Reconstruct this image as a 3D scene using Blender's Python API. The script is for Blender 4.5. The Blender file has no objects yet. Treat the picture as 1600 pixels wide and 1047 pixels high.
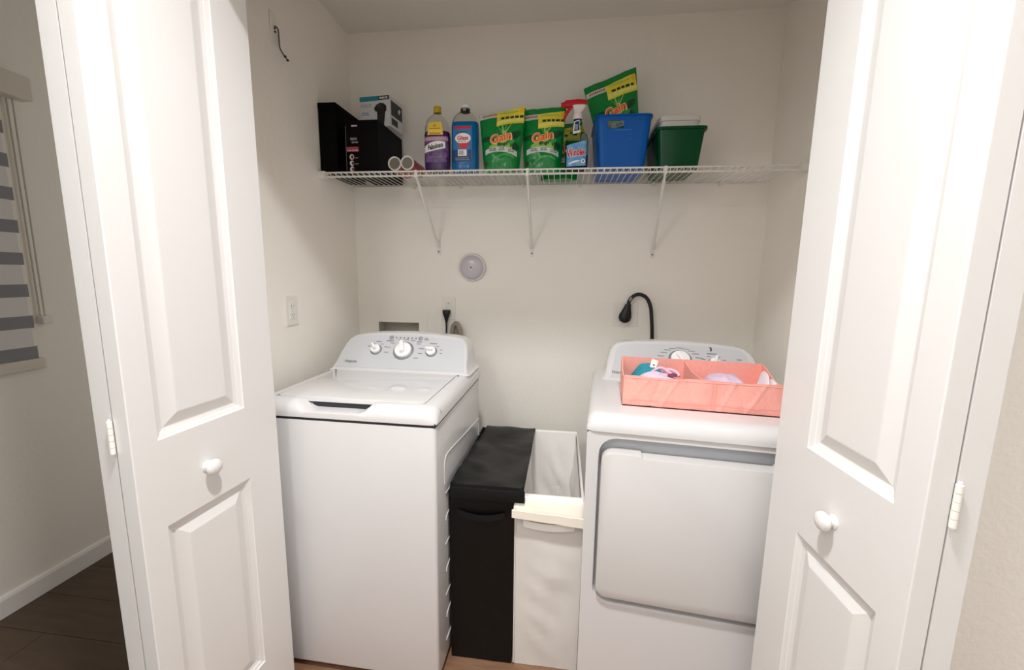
import bpy, bmesh, math, random
from mathutils import Vector, Matrix
random.seed(7)
scene = bpy.context.scene
COL = scene.collection
PI = math.pi

# ------------------------------------------------------------------ camera, world, lamp, exposure
def look_matrix(pitch, yaw, roll):
    cp, sp, cy, sy = math.cos(pitch), math.sin(pitch), math.cos(yaw), math.sin(yaw)
    fwd = Vector((-sy * cp, cy * cp, -sp))
    right = Vector((cy, sy, 0))
    up = right.cross(fwd)
    c, s = math.cos(roll), math.sin(roll)
    r2 = c * right + s * up
    u2 = -s * right + c * up
    return Matrix((r2, u2, -fwd)).transposed().to_4x4()
cam_d = bpy.data.cameras.new('camera')
cam = bpy.data.objects.new('camera', cam_d)
COL.objects.link(cam)
cam_d.sensor_fit = 'HORIZONTAL'
cam_d.sensor_width = 36.0
cam_d.lens = 36.0 * 635.62 / 1600.0
cam_d.clip_start = 0.02
cam.matrix_world = Matrix.Translation((0, -2.0508, 1.4015)) @ look_matrix(0.1464, 0.1223, 0.0149)
scene.camera = cam

world = bpy.data.worlds.new('world')
scene.world = world
world.use_nodes = True
bgn = world.node_tree.nodes['Background']
bgn.inputs[0].default_value = (1.0, 0.99, 0.985, 1)
bgn.inputs[1].default_value = 1.06

def area_lamp(name, loc, size, power, color, rot=(0, 0, 0)):
    d = bpy.data.lights.new(name, 'AREA')
    d.shape = 'DISK'
    d.size = size
    d.energy = power
    d.color = color
    o = bpy.data.objects.new(name, d)
    COL.objects.link(o)
    o.location = loc
    o.rotation_euler = rot
    return o
ld_ = bpy.data.lights.new('hall_downlight', 'SPOT')       # recessed ceiling downlight in front of the closet
ld_.energy = 225.0
ld_.color = (1.0, 0.988, 0.975)
ld_.spot_size = math.radians(134)
ld_.spot_blend = 1.0
ld_.shadow_soft_size = 0.09
lo_ = bpy.data.objects.new('hall_downlight', ld_)
COL.objects.link(lo_)
lo_.location = (-0.14, -1.70, 2.84)
area_lamp('hall_fill_lamp', (-0.85, -2.55, 2.42), 0.30, 14.0, (1.0, 0.988, 0.975))  # added fill light with no fixture, brightens the fronts and walls

vs = scene.view_settings
vs.view_transform = 'Standard'
vs.look = 'None'
vs.gamma = 1.0
vs.use_curve_mapping = False
vs.exposure = 0.0
scene.cycles.max_bounces = 12
scene.cycles.diffuse_bounces = 6
scene.cycles.transmission_bounces = 12
scene.cycles.transparent_max_bounces = 12
scene.cycles.caustics_reflective = False
scene.cycles.caustics_refractive = False

# ------------------------------------------------------------------ materials
def lin(c):
    return tuple(((v / 255.0) / 12.92 if v / 255.0 <= 0.04045 else ((v / 255.0 + 0.055) / 1.055) ** 2.4) for v in c)
def mat(name, rgb, rough=0.5, metal=0.0, bump=None, var=None, trans=0.0, ior=1.45, coat=0.0, spec=0.5, alpha=1.0, stretch=(1, 1, 1)):
    """bump = (scale, strength, detail); var = (scale, rgb2, contrast) mixes a second colour with noise"""
    m = bpy.data.materials.new(name)
    m.use_nodes = True
    nt = m.node_tree
    b = nt.nodes['Principled BSDF']
    b.inputs['Base Color'].default_value = (*lin(rgb), 1)
    b.inputs['Roughness'].default_value = rough
    b.inputs['Metallic'].default_value = metal
    b.inputs['IOR'].default_value = ior
    b.inputs['Transmission Weight'].default_value = trans
    b.inputs['Coat Weight'].default_value = coat
    b.inputs['Specular IOR Level'].default_value = spec
    b.inputs['Alpha'].default_value = alpha
    tc = None
    if bump or var:
        tc = nt.nodes.new('ShaderNodeTexCoord')
        mp = nt.nodes.new('ShaderNodeMapping')
        mp.inputs['Scale'].default_value = stretch
        nt.links.new(tc.outputs['Object'], mp.inputs['Vector'])
    if bump:
        n = nt.nodes.new('ShaderNodeTexNoise')
        n.inputs['Scale'].default_value = bump[0]
        n.inputs['Detail'].default_value = bump[2] if len(bump) > 2 else 2
        nt.links.new(mp.outputs['Vector'], n.inputs['Vector'])
        bp = nt.nodes.new('ShaderNodeBump')
        bp.inputs['Strength'].default_value = bump[1]
        bp.inputs['Distance'].default_value = 0.004
        nt.links.new(n.outputs['Fac'], bp.inputs['Height'])
        nt.links.new(bp.outputs['Normal'], b.inputs['Normal'])
    if var:
        n2 = nt.nodes.new('ShaderNodeTexNoise')
        n2.inputs['Scale'].default_value = var[0]
        n2.inputs['Detail'].default_value = 4
        nt.links.new(mp.outputs['Vector'], n2.inputs['Vector'])
        r = nt.nodes.new('ShaderNodeValToRGB')
        lo, hi = 0.5 - 0.5 * var[2], 0.5 + 0.5 * var[2]
        r.color_ramp.elements[0].position = lo
        r.color_ramp.elements[1].position = hi
        r.color_ramp.elements[0].color = (*lin(rgb), 1)
        r.color_ramp.elements[1].color = (*lin(var[1]), 1)
        nt.links.new(n2.outputs['Fac'], r.inputs['Fac'])
        nt.links.new(r.outputs['Color'], b.inputs['Base Color'])
    return m
M = {}
def mk(key, *a, **k):
    M[key] = mat(key, *a, **k)
mk('wall_paint', (247, 243, 235), 0.85, bump=(70, 0.25, 3))
mk('hall_wall_paint', (246, 243, 238), 0.7, bump=(48, 1.0, 4))
mk('ceiling_paint', (238, 235, 229), 0.9, bump=(60, 0.2, 2))
mk('door_paint', (229, 228, 227), 0.38, bump=(220, 0.05, 2))
mk('white_trim', (240, 238, 234), 0.45)
mk('hinge_paint', (240, 238, 232), 0.35)
mk('floor_base', (120, 100, 80), 0.7)
mk('floor_plank', (150, 116, 90), 0.45, var=(6, (110, 80, 60), 0.7), stretch=(1, 9, 9))
mk('dark_floor_base', (42, 33, 26), 0.7)
mk('dark_plank', (96, 78, 64), 0.5, var=(5, (72, 58, 47), 0.8), stretch=(1, 8, 8))
mk('appliance_white', (214, 213, 214), 0.22, coat=0.25)
mk('lid_white', (214, 213, 214), 0.07, coat=0.4)
mk('appliance_panel', (203, 201, 200), 0.3)
mk('console_grey', (200, 202, 206), 0.35)
mk('recess_grey', (176, 179, 184), 0.4)
mk('dial_white', (244, 244, 244), 0.25)
mk('dial_ring', (126, 129, 134), 0.35)
mk('print_grey', (120, 123, 128), 0.5)
mk('print_dark', (70, 72, 76), 0.5)
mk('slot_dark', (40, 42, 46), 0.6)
mk('button_grey', (150, 153, 156), 0.35)
mk('rubber_black', (20, 20, 21), 0.5)
mk('wire_white', (232, 230, 224), 0.4)
mk('plastic_white', (234, 231, 224), 0.4)
mk('painted_plate', (241, 236, 229), 0.5)
mk('hook_wire', (112, 106, 94), 0.5)
mk('screw_steel', (130, 128, 122), 0.35, 0.9)
mk('braided_steel', (165, 158, 145), 0.35, 0.8, bump=(500, 0.8, 1))
mk('box_inside', (196, 191, 181), 0.8)
mk('puck_ring', (222, 217, 216), 0.4)
mk('puck_lens', (200, 194, 203), 0.25, coat=0.2)
mk('puck_sensor', (104, 96, 100), 0.3)
mk('puck_core', (210, 203, 209), 0.3)
mk('cord_black', (16, 15, 15), 0.38)
mk('black_card', (3, 3, 3), 0.6, spec=0.1)
mk('black_box', (4, 3, 4), 0.55, spec=0.12)
mk('band_red', (150, 18, 46), 0.5)
mk('print_white', (214, 210, 206), 0.55)
mk('print_soft_white', (150, 146, 146), 0.55)
mk('rose_dark', (92, 36, 38), 0.5)
mk('brown_hair', (88, 58, 50), 0.5)
mk('carton_white', (206, 207, 208), 0.5)
mk('teal_print', (30, 132, 146), 0.5)
mk('carton_kraft', (150, 126, 104), 0.7)
mk('charcoal_print', (44, 46, 48), 0.5)
mk('black_print', (22, 22, 24), 0.5)
mk('violet_print', (128, 126, 172), 0.5)
mk('can_red', (158, 30, 38), 0.35)
mk('can_rim', (232, 229, 226), 0.35)
mk('can_bottom', (112, 108, 96), 0.4, 0.4)
mk('clear_plastic', (240, 240, 234), 0.08, trans=1.0, ior=1.07)
mk('clear_blue_plastic', (222, 232, 242), 0.08, trans=1.0, ior=1.06)
mk('purple_liquid', (62, 18, 78), 0.15, spec=0.6)
mk('purple_label', (62, 30, 86), 0.35, var=(45, (136, 100, 158), 0.4))
mk('purple_dark', (58, 22, 84), 0.35)
mk('pink_band', (190, 150, 168), 0.4)
mk('yellow_cap', (196, 170, 40), 0.4)
mk('yellow_label', (238, 205, 74), 0.4)
mk('blue_liquid', (0, 98, 156), 0.15, spec=0.35)
mk('blue_label', (44, 118, 176), 0.35)
mk('navy_print', (20, 66, 120), 0.4)
mk('grey_cap', (140, 140, 142), 0.4)
mk('white_cap', (236, 235, 232), 0.35)
mk('red_print', (206, 30, 50), 0.4)
mk('white_print', (240, 240, 238), 0.4)
mk('ink_black', (24, 22, 30), 0.4)
mk('bag_green', (0, 130, 56), 0.22, bump=(26, 0.8, 3))
mk('bag_dark_green', (10, 74, 38), 0.3)
mk('bag_light_green', (150, 196, 92), 0.35)
mk('bag_mid_green', (62, 166, 78), 0.35)
mk('bag_yellow', (232, 220, 64), 0.35)
mk('bag_lemon', (240, 236, 130), 0.35)
mk('bag_gold', (240, 190, 40), 0.35)
mk('bag_silver', (206, 214, 206), 0.35)
mk('bag_orange', (238, 104, 30), 0.35)
mk('bag_cream', (246, 216, 168), 0.35)
mk('bag_red_text', (190, 96, 70), 0.4)
mk('bag_ink', (40, 60, 20), 0.4)
mk('spray_liquid', (136, 150, 196), 0.1, trans=0.5, ior=1.1)
mk('spray_red', (196, 20, 40), 0.35)
mk('spray_white', (234, 230, 228), 0.35)
mk('label_blue', (40, 130, 196), 0.35, var=(30, (132, 190, 226), 0.5))
mk('bin_blue', (0, 88, 172), 0.33, spec=0.25)
mk('bin_blue_mark', (58, 136, 206), 0.4)
mk('bin_green', (0, 70, 36), 0.22, spec=0.35)
mk('tub_white', (226, 224, 218), 0.4)
mk('hamper_black', (6, 6, 6), 0.42, spec=0.35, bump=(14, 0.5, 3))
mk('hamper_black_trim', (13, 13, 13), 0.6, spec=0.3)
mk('hamper_white', (216, 213, 209), 0.8, bump=(9, 0.5, 3))
mk('hamper_liner', (243, 241, 238), 0.5, bump=(9, 1.0, 2))
mk('hamper_cream', (236, 229, 216), 0.75, bump=(12, 0.4, 2))
mk('pink_fabric', (249, 180, 168), 0.85, bump=(24, 0.7, 3), var=(120, (245, 168, 156), 0.5))
mk('pink_seam', (242, 170, 158), 0.85)
mk('pink_binding', (251, 196, 184), 0.8)
mk('teal_cloth', (44, 142, 160), 0.85, bump=(30, 0.5, 2))
mk('lilac_cloth', (220, 198, 220), 0.9, bump=(40, 0.5, 2))
mk('pale_pink_cloth', (238, 190, 208), 0.9)
mk('plum_cloth', (120, 66, 92), 0.9)
mk('white_cloth', (240, 232, 236), 0.9, bump=(30, 0.4, 2))
mk('tag_white', (240, 240, 236), 0.7)
mk('blind_white', (226, 224, 224), 0.8)
mk('blind_sheer', (150, 150, 156), 0.8, alpha=0.88)
mk('blind_rail', (222, 216, 204), 0.5)
mk('window_frame_paint', (210, 205, 195), 0.5)
mk('window_glass', (200, 205, 210), 0.05, trans=1.0, ior=1.45)
mk('night_outside', (24, 26, 34), 0.8)
mk('beads_dark', (22, 18, 16), 0.4)
mk('cord_green', (196, 194, 178), 0.6)

# ------------------------------------------------------------------ object helpers
def empty(name, loc=(0, 0, 0), rotz=0.0):
    o = bpy.data.objects.new(name, None)
    COL.objects.link(o)
    o.location = loc
    o.rotation_euler = (0, 0, rotz)
    o.empty_display_size = 0.05
    return o
def tag(o, label=None, cat=None, group=None, kind=None):
    if label: o['label'] = label
    if cat: o['category'] = cat
    if group: o['group'] = group
    if kind: o['kind'] = kind
    return o
def thing(name, label, cat, loc=(0, 0, 0), rotz=0.0, group=None):
    return tag(empty(name, loc, rotz), label, cat, group)
def obj(name, me, m, parent=None, smooth=False):
    if isinstance(me, bmesh.types.BMesh):
        bm = me
        me = bpy.data.meshes.new(name)
        bmesh.ops.recalc_face_normals(bm, faces=bm.faces[:]) if smooth != 'keep' else None
        bm.to_mesh(me)
        bm.free()
    if m is not None and not me.materials:
        me.materials.append(M[m] if isinstance(m, str) else m)
    o = bpy.data.objects.new(name, me)
    COL.objects.link(o)
    if parent: o.parent = parent
    if smooth:
        me.polygons.foreach_set('use_smooth', [True] * len(me.polygons))
        try:
            me.set_sharp_from_angle(angle=math.radians(38))
        except Exception:
            pass
    return o
def twin(src, parent, loc=None, rot=None, scale=None):
    c = src.copy()
    COL.objects.link(c)
    c.parent = parent
    if loc is not None: c.location = loc
    if rot is not None: c.rotation_euler = rot
    if scale is not None: c.scale = scale
    return c
def NB(): return bmesh.new()
def box(bm, x0, x1, y0, y1, z0, z1, bev=0.0, seg=2):
    vs_ = [bm.verts.new((x, y, z)) for x in (x0, x1) for y in (y0, y1) for z in (z0, z1)]
    idx = [(0, 1, 3, 2), (4, 6, 7, 5), (0, 4, 5, 1), (2, 3, 7, 6), (0, 2, 6, 4), (1, 5, 7, 3)]
    fs = [bm.faces.new([vs_[i] for i in f]) for f in idx]
    bmesh.ops.recalc_face_normals(bm, faces=fs)
    if bev > 0:
        es = list({e for f in fs for e in f.edges})
        bmesh.ops.bevel(bm, geom=es, offset=bev, segments=seg, profile=0.5, affect='EDGES')
    return bm
def bx(*a, **k): return box(NB(), *a, **k)
def loft(bm, secs, cap0=True, cap1=True):
    rows = [[bm.verts.new(p) for p in s] for s in secs]
    n = len(rows[0])
    for a, b in zip(rows, rows[1:]):
        for i in range(n):
            bm.faces.new((a[i], a[(i + 1) % n], b[(i + 1) % n], b[i]))
    if cap0: bm.faces.new(rows[0][::-1])
    if cap1: bm.faces.new(rows[-1])
    return bm
def sup(hw, hd, z, n=4.0, k=40, cx=0.0, cy=0.0):
    out = []
    for i in range(k):
        a = 2 * PI * i / k
        c, s = math.cos(a), math.sin(a)
        out.append((cx + hw * math.copysign(abs(c) ** (2 / n), c), cy + hd * math.copysign(abs(s) ** (2 / n), s), z))
    return out
def tube(bm, pts, r, k=10, closed=False):
    P = [Vector(p) for p in pts]
    secs = []
    up = None
    for i, p in enumerate(P):
        t = ((P[min(i + 1, len(P) - 1)] - P[max(i - 1, 0)])).normalized()
        if up is None:
            up = Vector((0, 0, 1)) if abs(t.z) < 0.9 else Vector((1, 0, 0))
        u = (up - t * up.dot(t)).normalized()
        v = t.cross(u)
        up = u
        rr = r[i] if isinstance(r, (list, tuple)) else r
        secs.append([p + rr * (math.cos(2 * PI * j / k) * u + math.sin(2 * PI * j / k) * v) for j in range(k)])
    return loft(bm, secs)
def spline(pts, n=8):
    """Catmull-Rom through pts"""
    P = [Vector(p) for p in pts]
    P = [P[0] * 2 - P[1]] + P + [P[-1] * 2 - P[-2]]
    out = []
    for i in range(1, len(P) - 2):
        for j in range(n):
            t = j / n
            a, b, c, d = P[i - 1], P[i], P[i + 1], P[i + 2]
            out.append(0.5 * ((2 * b) + (c - a) * t + (2 * a - 5 * b + 4 * c - d) * t * t + (3 * b - a - 3 * c + d) * t ** 3))
    out.append(P[-2])
    return out
def lathe(bm, prof, k=24, axis='z', c=(0, 0, 0)):
    """prof: (radius, height) list; axis of revolution"""
    secs = []
    for r, h in prof:
        ring = []
        for i in range(k):
            a = 2 * PI * i / k
            u, v = r * math.cos(a), r * math.sin(a)
            p = {'z': (u, v, h), 'y': (u, h, v), 'x': (h, u, v)}[axis]
            ring.append((p[0] + c[0], p[1] + c[1], p[2] + c[2]))
        secs.append(ring)
    return loft(bm, secs)
def prism_xz(bm, poly, y0, y1):
    """polygon in x,z extruded in y"""
    return loft(bm, [[(x, y0, z) for x, z in poly], [(x, y1, z) for x, z in poly]])
def rrect(x0, x1, z0, z1, r, k=6):
    out = []
    for cx, cz, a0 in ((x1 - r, z1 - r, 0), (x0 + r, z1 - r, 90), (x0 + r, z0 + r, 180), (x1 - r, z0 + r, 270)):
        for i in range(k + 1):
            a = math.radians(a0 + 90 * i / k)
            out.append((cx + r * math.cos(a), cz + r * math.sin(a)))
    return out
# ---- flat print laid on a surface: fn(x, z) gives the surface's y
def conform(pts2, faces, fn, off):
    bm = NB()
    vs_ = [bm.verts.new((x, fn(x, z) - off, z)) for x, z in pts2]
    for f in faces:
        try: bm.faces.new([vs_[i] for i in f])
        except ValueError: pass
    return bm
def patch(x0, x1, z0, z1, fn, off=0.0008, nx=8, nz=6, shape=None):
    pts, fs = [], []
    for j in range(nz + 1):
        for i in range(nx + 1):
            u, v = i / nx, j / nz
            x, z = x0 + (x1 - x0) * u, z0 + (z1 - z0) * v
            if shape: x, z = shape(u, v)
            pts.append((x, z))
    for j in range(nz):
        for i in range(nx):
            a = j * (nx + 1) + i
            fs.append((a, a + 1, a + nx + 2, a + nx + 1))
    return conform(pts, fs, fn, off)
def disc(cx, cz, rx, rz, fn, off=0.0008, k=24, rings=3, rot=0.0):
    pts, fs = [(cx, cz)], []
    ca, sa = math.cos(rot), math.sin(rot)
    for r in range(1, rings + 1):
        for i in range(k):
            a = 2 * PI * i / k
            u, v = rx * r / rings * math.cos(a), rz * r / rings * math.sin(a)
            pts.append((cx + u * ca - v * sa, cz + u * sa + v * ca))
    for i in range(k):
        fs.append((0, 1 + i, 1 + (i + 1) % k))
    for r in range(1, rings):
        for i in range(k):
            a, b = 1 + (r - 1) * k, 1 + r * k
            fs.append((a + i, b + i, b + (i + 1) % k, a + (i + 1) % k))
    return conform(pts, fs, fn, off)
_txt = {}
def text_geo(s, bold=0.0, shear=0.0):
    key = (s, bold, shear)
    if key in _txt: return _txt[key]
    c = bpy.data.curves.new('letters', 'FONT')
    c.body = s
    c.size = 1.0
    c.shear = shear
    c.offset = bold
    c.resolution_u = 3
    c.align_x = 'CENTER'
    c.align_y = 'CENTER'
    o = bpy.data.objects.new('letters', c)
    COL.objects.link(o)
    dg = bpy.context.evaluated_depsgraph_get()
    me = bpy.data.meshes.new_from_object(o.evaluated_get(dg))
    pts = [(v.co.x, v.co.y) for v in me.vertices]
    fs = [tuple(p.vertices) for p in me.polygons]
    bpy.data.objects.remove(o)
    bpy.data.curves.remove(c)
    bpy.data.meshes.remove(me)
    xs, ys = [p[0] for p in pts], [p[1] for p in pts]
    mx, my = (min(xs) + max(xs)) / 2, (min(ys) + max(ys)) / 2
    w, h = max(xs) - min(xs), max(ys) - min(ys)
    _txt[key] = ([(x - mx, y - my) for x, y in pts], fs, w, h)
    return _txt[key]
def text(s, cx, cz, width, fn, off=0.0012, rot=0.0, height=None, bold=0.02, shear=0.0):
    pts, fs, w, h = text_geo(s, bold, shear)
    sx = width / w
    sz = sx if height is None else height / h
    ca, sa = math.cos(rot), math.sin(rot)
    P = []
    for x, y in pts:
        u, v = x * sx, y * sz
        P.append((cx + u * ca - v * sa, cz + u * sa + v * ca))
    return conform(P, fs, fn, off)
def scribble(x0, x1, zs, h, fn, off=0.0012, seed=1, wmin=0.004, wmax=0.012, gap=0.003):
    """rows of print too small to read: short strokes"""
    rnd = random.Random(seed)
    bm = NB()
    for z in zs:
        x = x0
        while x < x1 - wmin:
            w = min(rnd.uniform(wmin, wmax), x1 - x)
            q = [(x, z - h / 2), (x + w, z - h / 2), (x + w, z + h / 2), (x, z + h / 2)]
            bm.faces.new([bm.verts.new((a, fn(a, b) - off, b)) for a, b in q])
            x += w + gap
    return bm
def merge(bm, other):
    me = bpy.data.meshes.new('tmp')
    other.to_mesh(me); other.free()
    bm.from_mesh(me)
    bpy.data.meshes.remove(me)
    return bm
def noise3(x, y, z):
    from mathutils import noise
    return noise.noise(Vector((x, y, z)))
def slide(bm, d=(0, 0, 0), rx=0, ry=0, rz=0):
    mt = Matrix.Translation(d) @ Matrix.Rotation(rz, 4, 'Z') @ Matrix.Rotation(ry, 4, 'Y') @ Matrix.Rotation(rx, 4, 'X')
    bmesh.ops.transform(bm, matrix=mt, verts=bm.verts[:])
    return bm

# ------------------------------------------------------------------ the setting
XL, XR = -1.078, 0.912           # closet side walls
FY0, FY1 = -1.05, -0.93          # the closet's front wall
CEIL = 2.55
HCEIL = 2.86                     # hall ceiling, higher than the closet's
def struct(name, bm, m, label, parent=None):
    o = obj(name, bm, m, parent)
    if parent is None: tag(o, label, kind='structure')
    return o
# floor: base slab with planks
fl = struct('floor', bx(-1.16, 1.41, -4.2, 0.06, -0.06, -0.004), 'floor_base', 'tan wood plank floor of the closet and hall')
pw, plen = 0.175, 1.22
proto = None
for r in range(10):
    y0 = -1.70 + r * pw
    off = (r * 0.43) % plen
    x = -1.15 - off
    while x < 1.28:
        a, b = max(x + 0.001, -1.15), min(x + plen - 0.001, 1.28)
        if b - a > 0.03:
            obj('plank', bx(a, b, y0 + 0.001, min(y0 + pw - 0.001, 0.0), -0.004, 0.0), 'floor_plank', fl)
        x += plen
fl2 = struct('floor_side_room', bx(-2.35, -1.16, -4.2, 1.0, -0.06, -0.004), 'dark_floor_base', 'dark brown floor of the room left of the closet')
for r in range(12):
    y0 = -1.40 + r * 0.17
    off = (r * 0.37) % 1.0
    x = -2.21 - off
    while x < -1.16:
        a, b = max(x + 0.001, -2.21), min(x + 0.999, -1.16)
        if b - a > 0.03:
            obj('plank', bx(a, b, y0 + 0.001, y0 + 0.169, -0.004, 0.0), 'dark_plank', fl2)
        x += 1.0
# closet walls. The back wall has the recess of the washer box
bm = NB()
hx0, hx1, hz0, hz1 = -0.968, -0.745, 1.00, 1.146
for a in ((-1.19, hx0, -0.06, CEIL), (hx1, 1.03, -0.06, CEIL), (hx0, hx1, -0.06, hz0), (hx0, hx1, hz1, CEIL)):
    box(bm, a[0], a[1], 0.0, 0.10, a[2], a[3])
struct('wall_back', bm, 'wall_paint', 'off-white back wall of the laundry closet')
struct('wall_left', bx(-1.19, XL, FY1, 0.0, -0.06, CEIL), 'wall_paint', 'off-white left side wall of the laundry closet')
struct('wall_right', bx(XR, 1.03, FY1, 0.0, -0.06, CEIL), 'wall_paint', 'off-white right side wall of the laundry closet')
bm = NB()
box(bm, -1.19, -1.035, FY0, FY1, -0.06, HCEIL)
box(bm, 0.672, 1.30, FY0, FY1, -0.06, HCEIL)
box(bm, -1.035, 0.672, FY0, FY1, 2.15, HCEIL)
struct('wall_front', bm, 'hall_wall_paint', 'textured hall wall around the closet opening')
struct('wall_lamp_block', bx(-1.19, -1.06, -4.2, -1.85, -0.06, HCEIL), 'hall_wall_paint', 'unseen added wall keeping the fill lamp off the side room')  # added out of view to block the fill lamp from the side room
struct('wall_hall_right', bx(1.30, 1.41, -4.2, FY1, -0.06, HCEIL), 'hall_wall_paint', 'textured hall wall at the far right edge')
struct('wall_shade_beam', bx(-1.19, -1.06, -1.85, FY0, 2.02, HCEIL), 'hall_wall_paint', 'unseen added beam shading the side room from the hall lamps')  # added above the view so lamp light misses the window wall
struct('ceiling', bx(-1.19, 1.03, FY1, 0.10, CEIL, CEIL + 0.06), 'ceiling_paint', 'off-white ceiling of the closet')
struct('ceiling_hall', bx(-1.19, 1.41, -4.2, FY1, HCEIL, HCEIL + 0.06), 'ceiling_paint', 'off-white ceiling of the hall')
struct('ceiling_side_room', bx(-2.35, -1.19, -4.2, 1.0, CEIL, CEIL + 0.06), 'ceiling_paint', 'off-white ceiling of the side room')
# side room at the left with its window
WX = -2.21
wy0, wy1, wz0, wz1 = -1.68, -0.66, 1.01, 2.10
bm = NB()
for a in ((-4.2, wy0, -0.06, CEIL), (wy1, 1.0, -0.06, CEIL), (wy0, wy1, -0.06, wz0), (wy0, wy1, wz1, CEIL)):
    box(bm, WX - 0.14, WX, a[0], a[1], a[2], a[3])
struct('wall_side_room', bm, 'wall_paint', 'dim off-white window wall of the side room')
struct('wall_ambient_cut', bx(WX, -1.62, -4.2, -4.1, -0.06, CEIL), 'wall_paint', 'unseen added wall piece dimming the side room')  # added behind the camera to cut ambient light in the side room
struct('wall_side_room_end', bx(WX, -1.19, 0.62, 0.72, -0.06, CEIL), 'wall_paint', 'end wall of the side room')
bb = NB()
prof = [(0, 0), (0.014, 0), (0.014, 0.072), (0.010, 0.082), (0.004, 0.088), (0, 0.088)]
loft(bb, [[(WX + a, y, b) for a, b in prof] for y in (-4.2, 0.62)])
struct('baseboard_left', bb, 'white_trim', 'white baseboard along the window wall')
bb = NB()
loft(bb, [[(x, FY0 - a, b) for a, b in prof] for x in (0.70, 1.30)])
struct('baseboard_front', bb, 'white_trim', 'white baseboard under the textured hall wall')
win = tag(empty('window_1', (WX - 0.10, (wy0 + wy1) / 2, wz0)), 'window behind the striped blind', kind='structure')
bm = NB()
hwy = (wy1 - wy0) / 2; hz = wz1 - wz0
for a in ((-hwy, hwy, 0, 0.05), (-hwy, hwy, hz - 0.05, hz), (-hwy, -hwy + 0.05, 0.05, hz - 0.05), (hwy - 0.05, hwy, 0.05, hz - 0.05), (-hwy + .05, hwy - .05, hz / 2 - .02, hz / 2 + .02)):
    box(bm, -0.03, 0.0, a[0], a[1], a[2], a[3])
obj('window_frame', bm, 'window_frame_paint', win)
obj('pane', bx(-0.019, -0.013, -hwy + 0.05, hwy - 0.05, 0.05, hz / 2 - .02), 'window_glass', win)
obj('pane', bx(-0.019, -0.013, -hwy + 0.05, hwy - 0.05, hz / 2 + .02, hz - 0.05), 'window_glass', win)
struct('wall_outside', bx(WX - 0.9, WX - 0.86, -2.6, 0.2, -0.06, CEIL), 'night_outside', 'dark night outside the window')
# zebra blind hanging in front of the window
bl = thing('window_blind', 'striped white and sheer roller blind over the window at left', 'blind', (WX, -1.15, 1.0))
y0, y1 = -0.57, 0.545
obj('valance', bx(0.001, 0.062, y0 - 0.03, y1 + 0.065, 1.064, 1.155, 0.006), 'blind_rail', bl)
obj('bottom_rail', bx(0.0005, 0.020, y0, y1 + 0.005, -0.023, 0.023, 0.005), 'blind_rail', bl)
bands = ((1.047, 0.972), (0.924, 0.848), (0.796, 0.719), (0.669, 0.591), (0.541, 0.462), (0.413, 0.334), (0.282, 0.204), (0.153, 0.075))
zprev = 1.064
for zhi, zlo in bands:
    obj('sheer_band', bx(0.004, 0.008, y0 + 0.01, y1 - 0.010, zhi, zprev), 'blind_sheer', bl)
    obj('white_band', bx(0.003, 0.009, y0 + 0.01, y1 - 0.020, zlo, zhi), 'blind_white', bl)
    zprev = zlo
obj('sheer_band', bx(0.004, 0.008, y0 + 0.01, y1 - 0.010, 0.02, zprev), 'blind_sheer', bl)
bm = NB()
tube(bm, [(0.010, y1 + 0.012, 1.07), (0.010, y1 + 0.014, 0.19)], 0.0028, 6)
tube(bm, [(0.020, y1 + 0.024, 1.07), (0.018, y1 + 0.024, 0.19)], 0.0028, 6)
obj('pull_cord', bm, 'cord_green', bl)
obj('cord_bracket', bx(0.0, 0.03, y1 + 0.008, y1 + 0.045, 0.165, 0.2, 0.004), 'plastic_white', bl)

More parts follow.
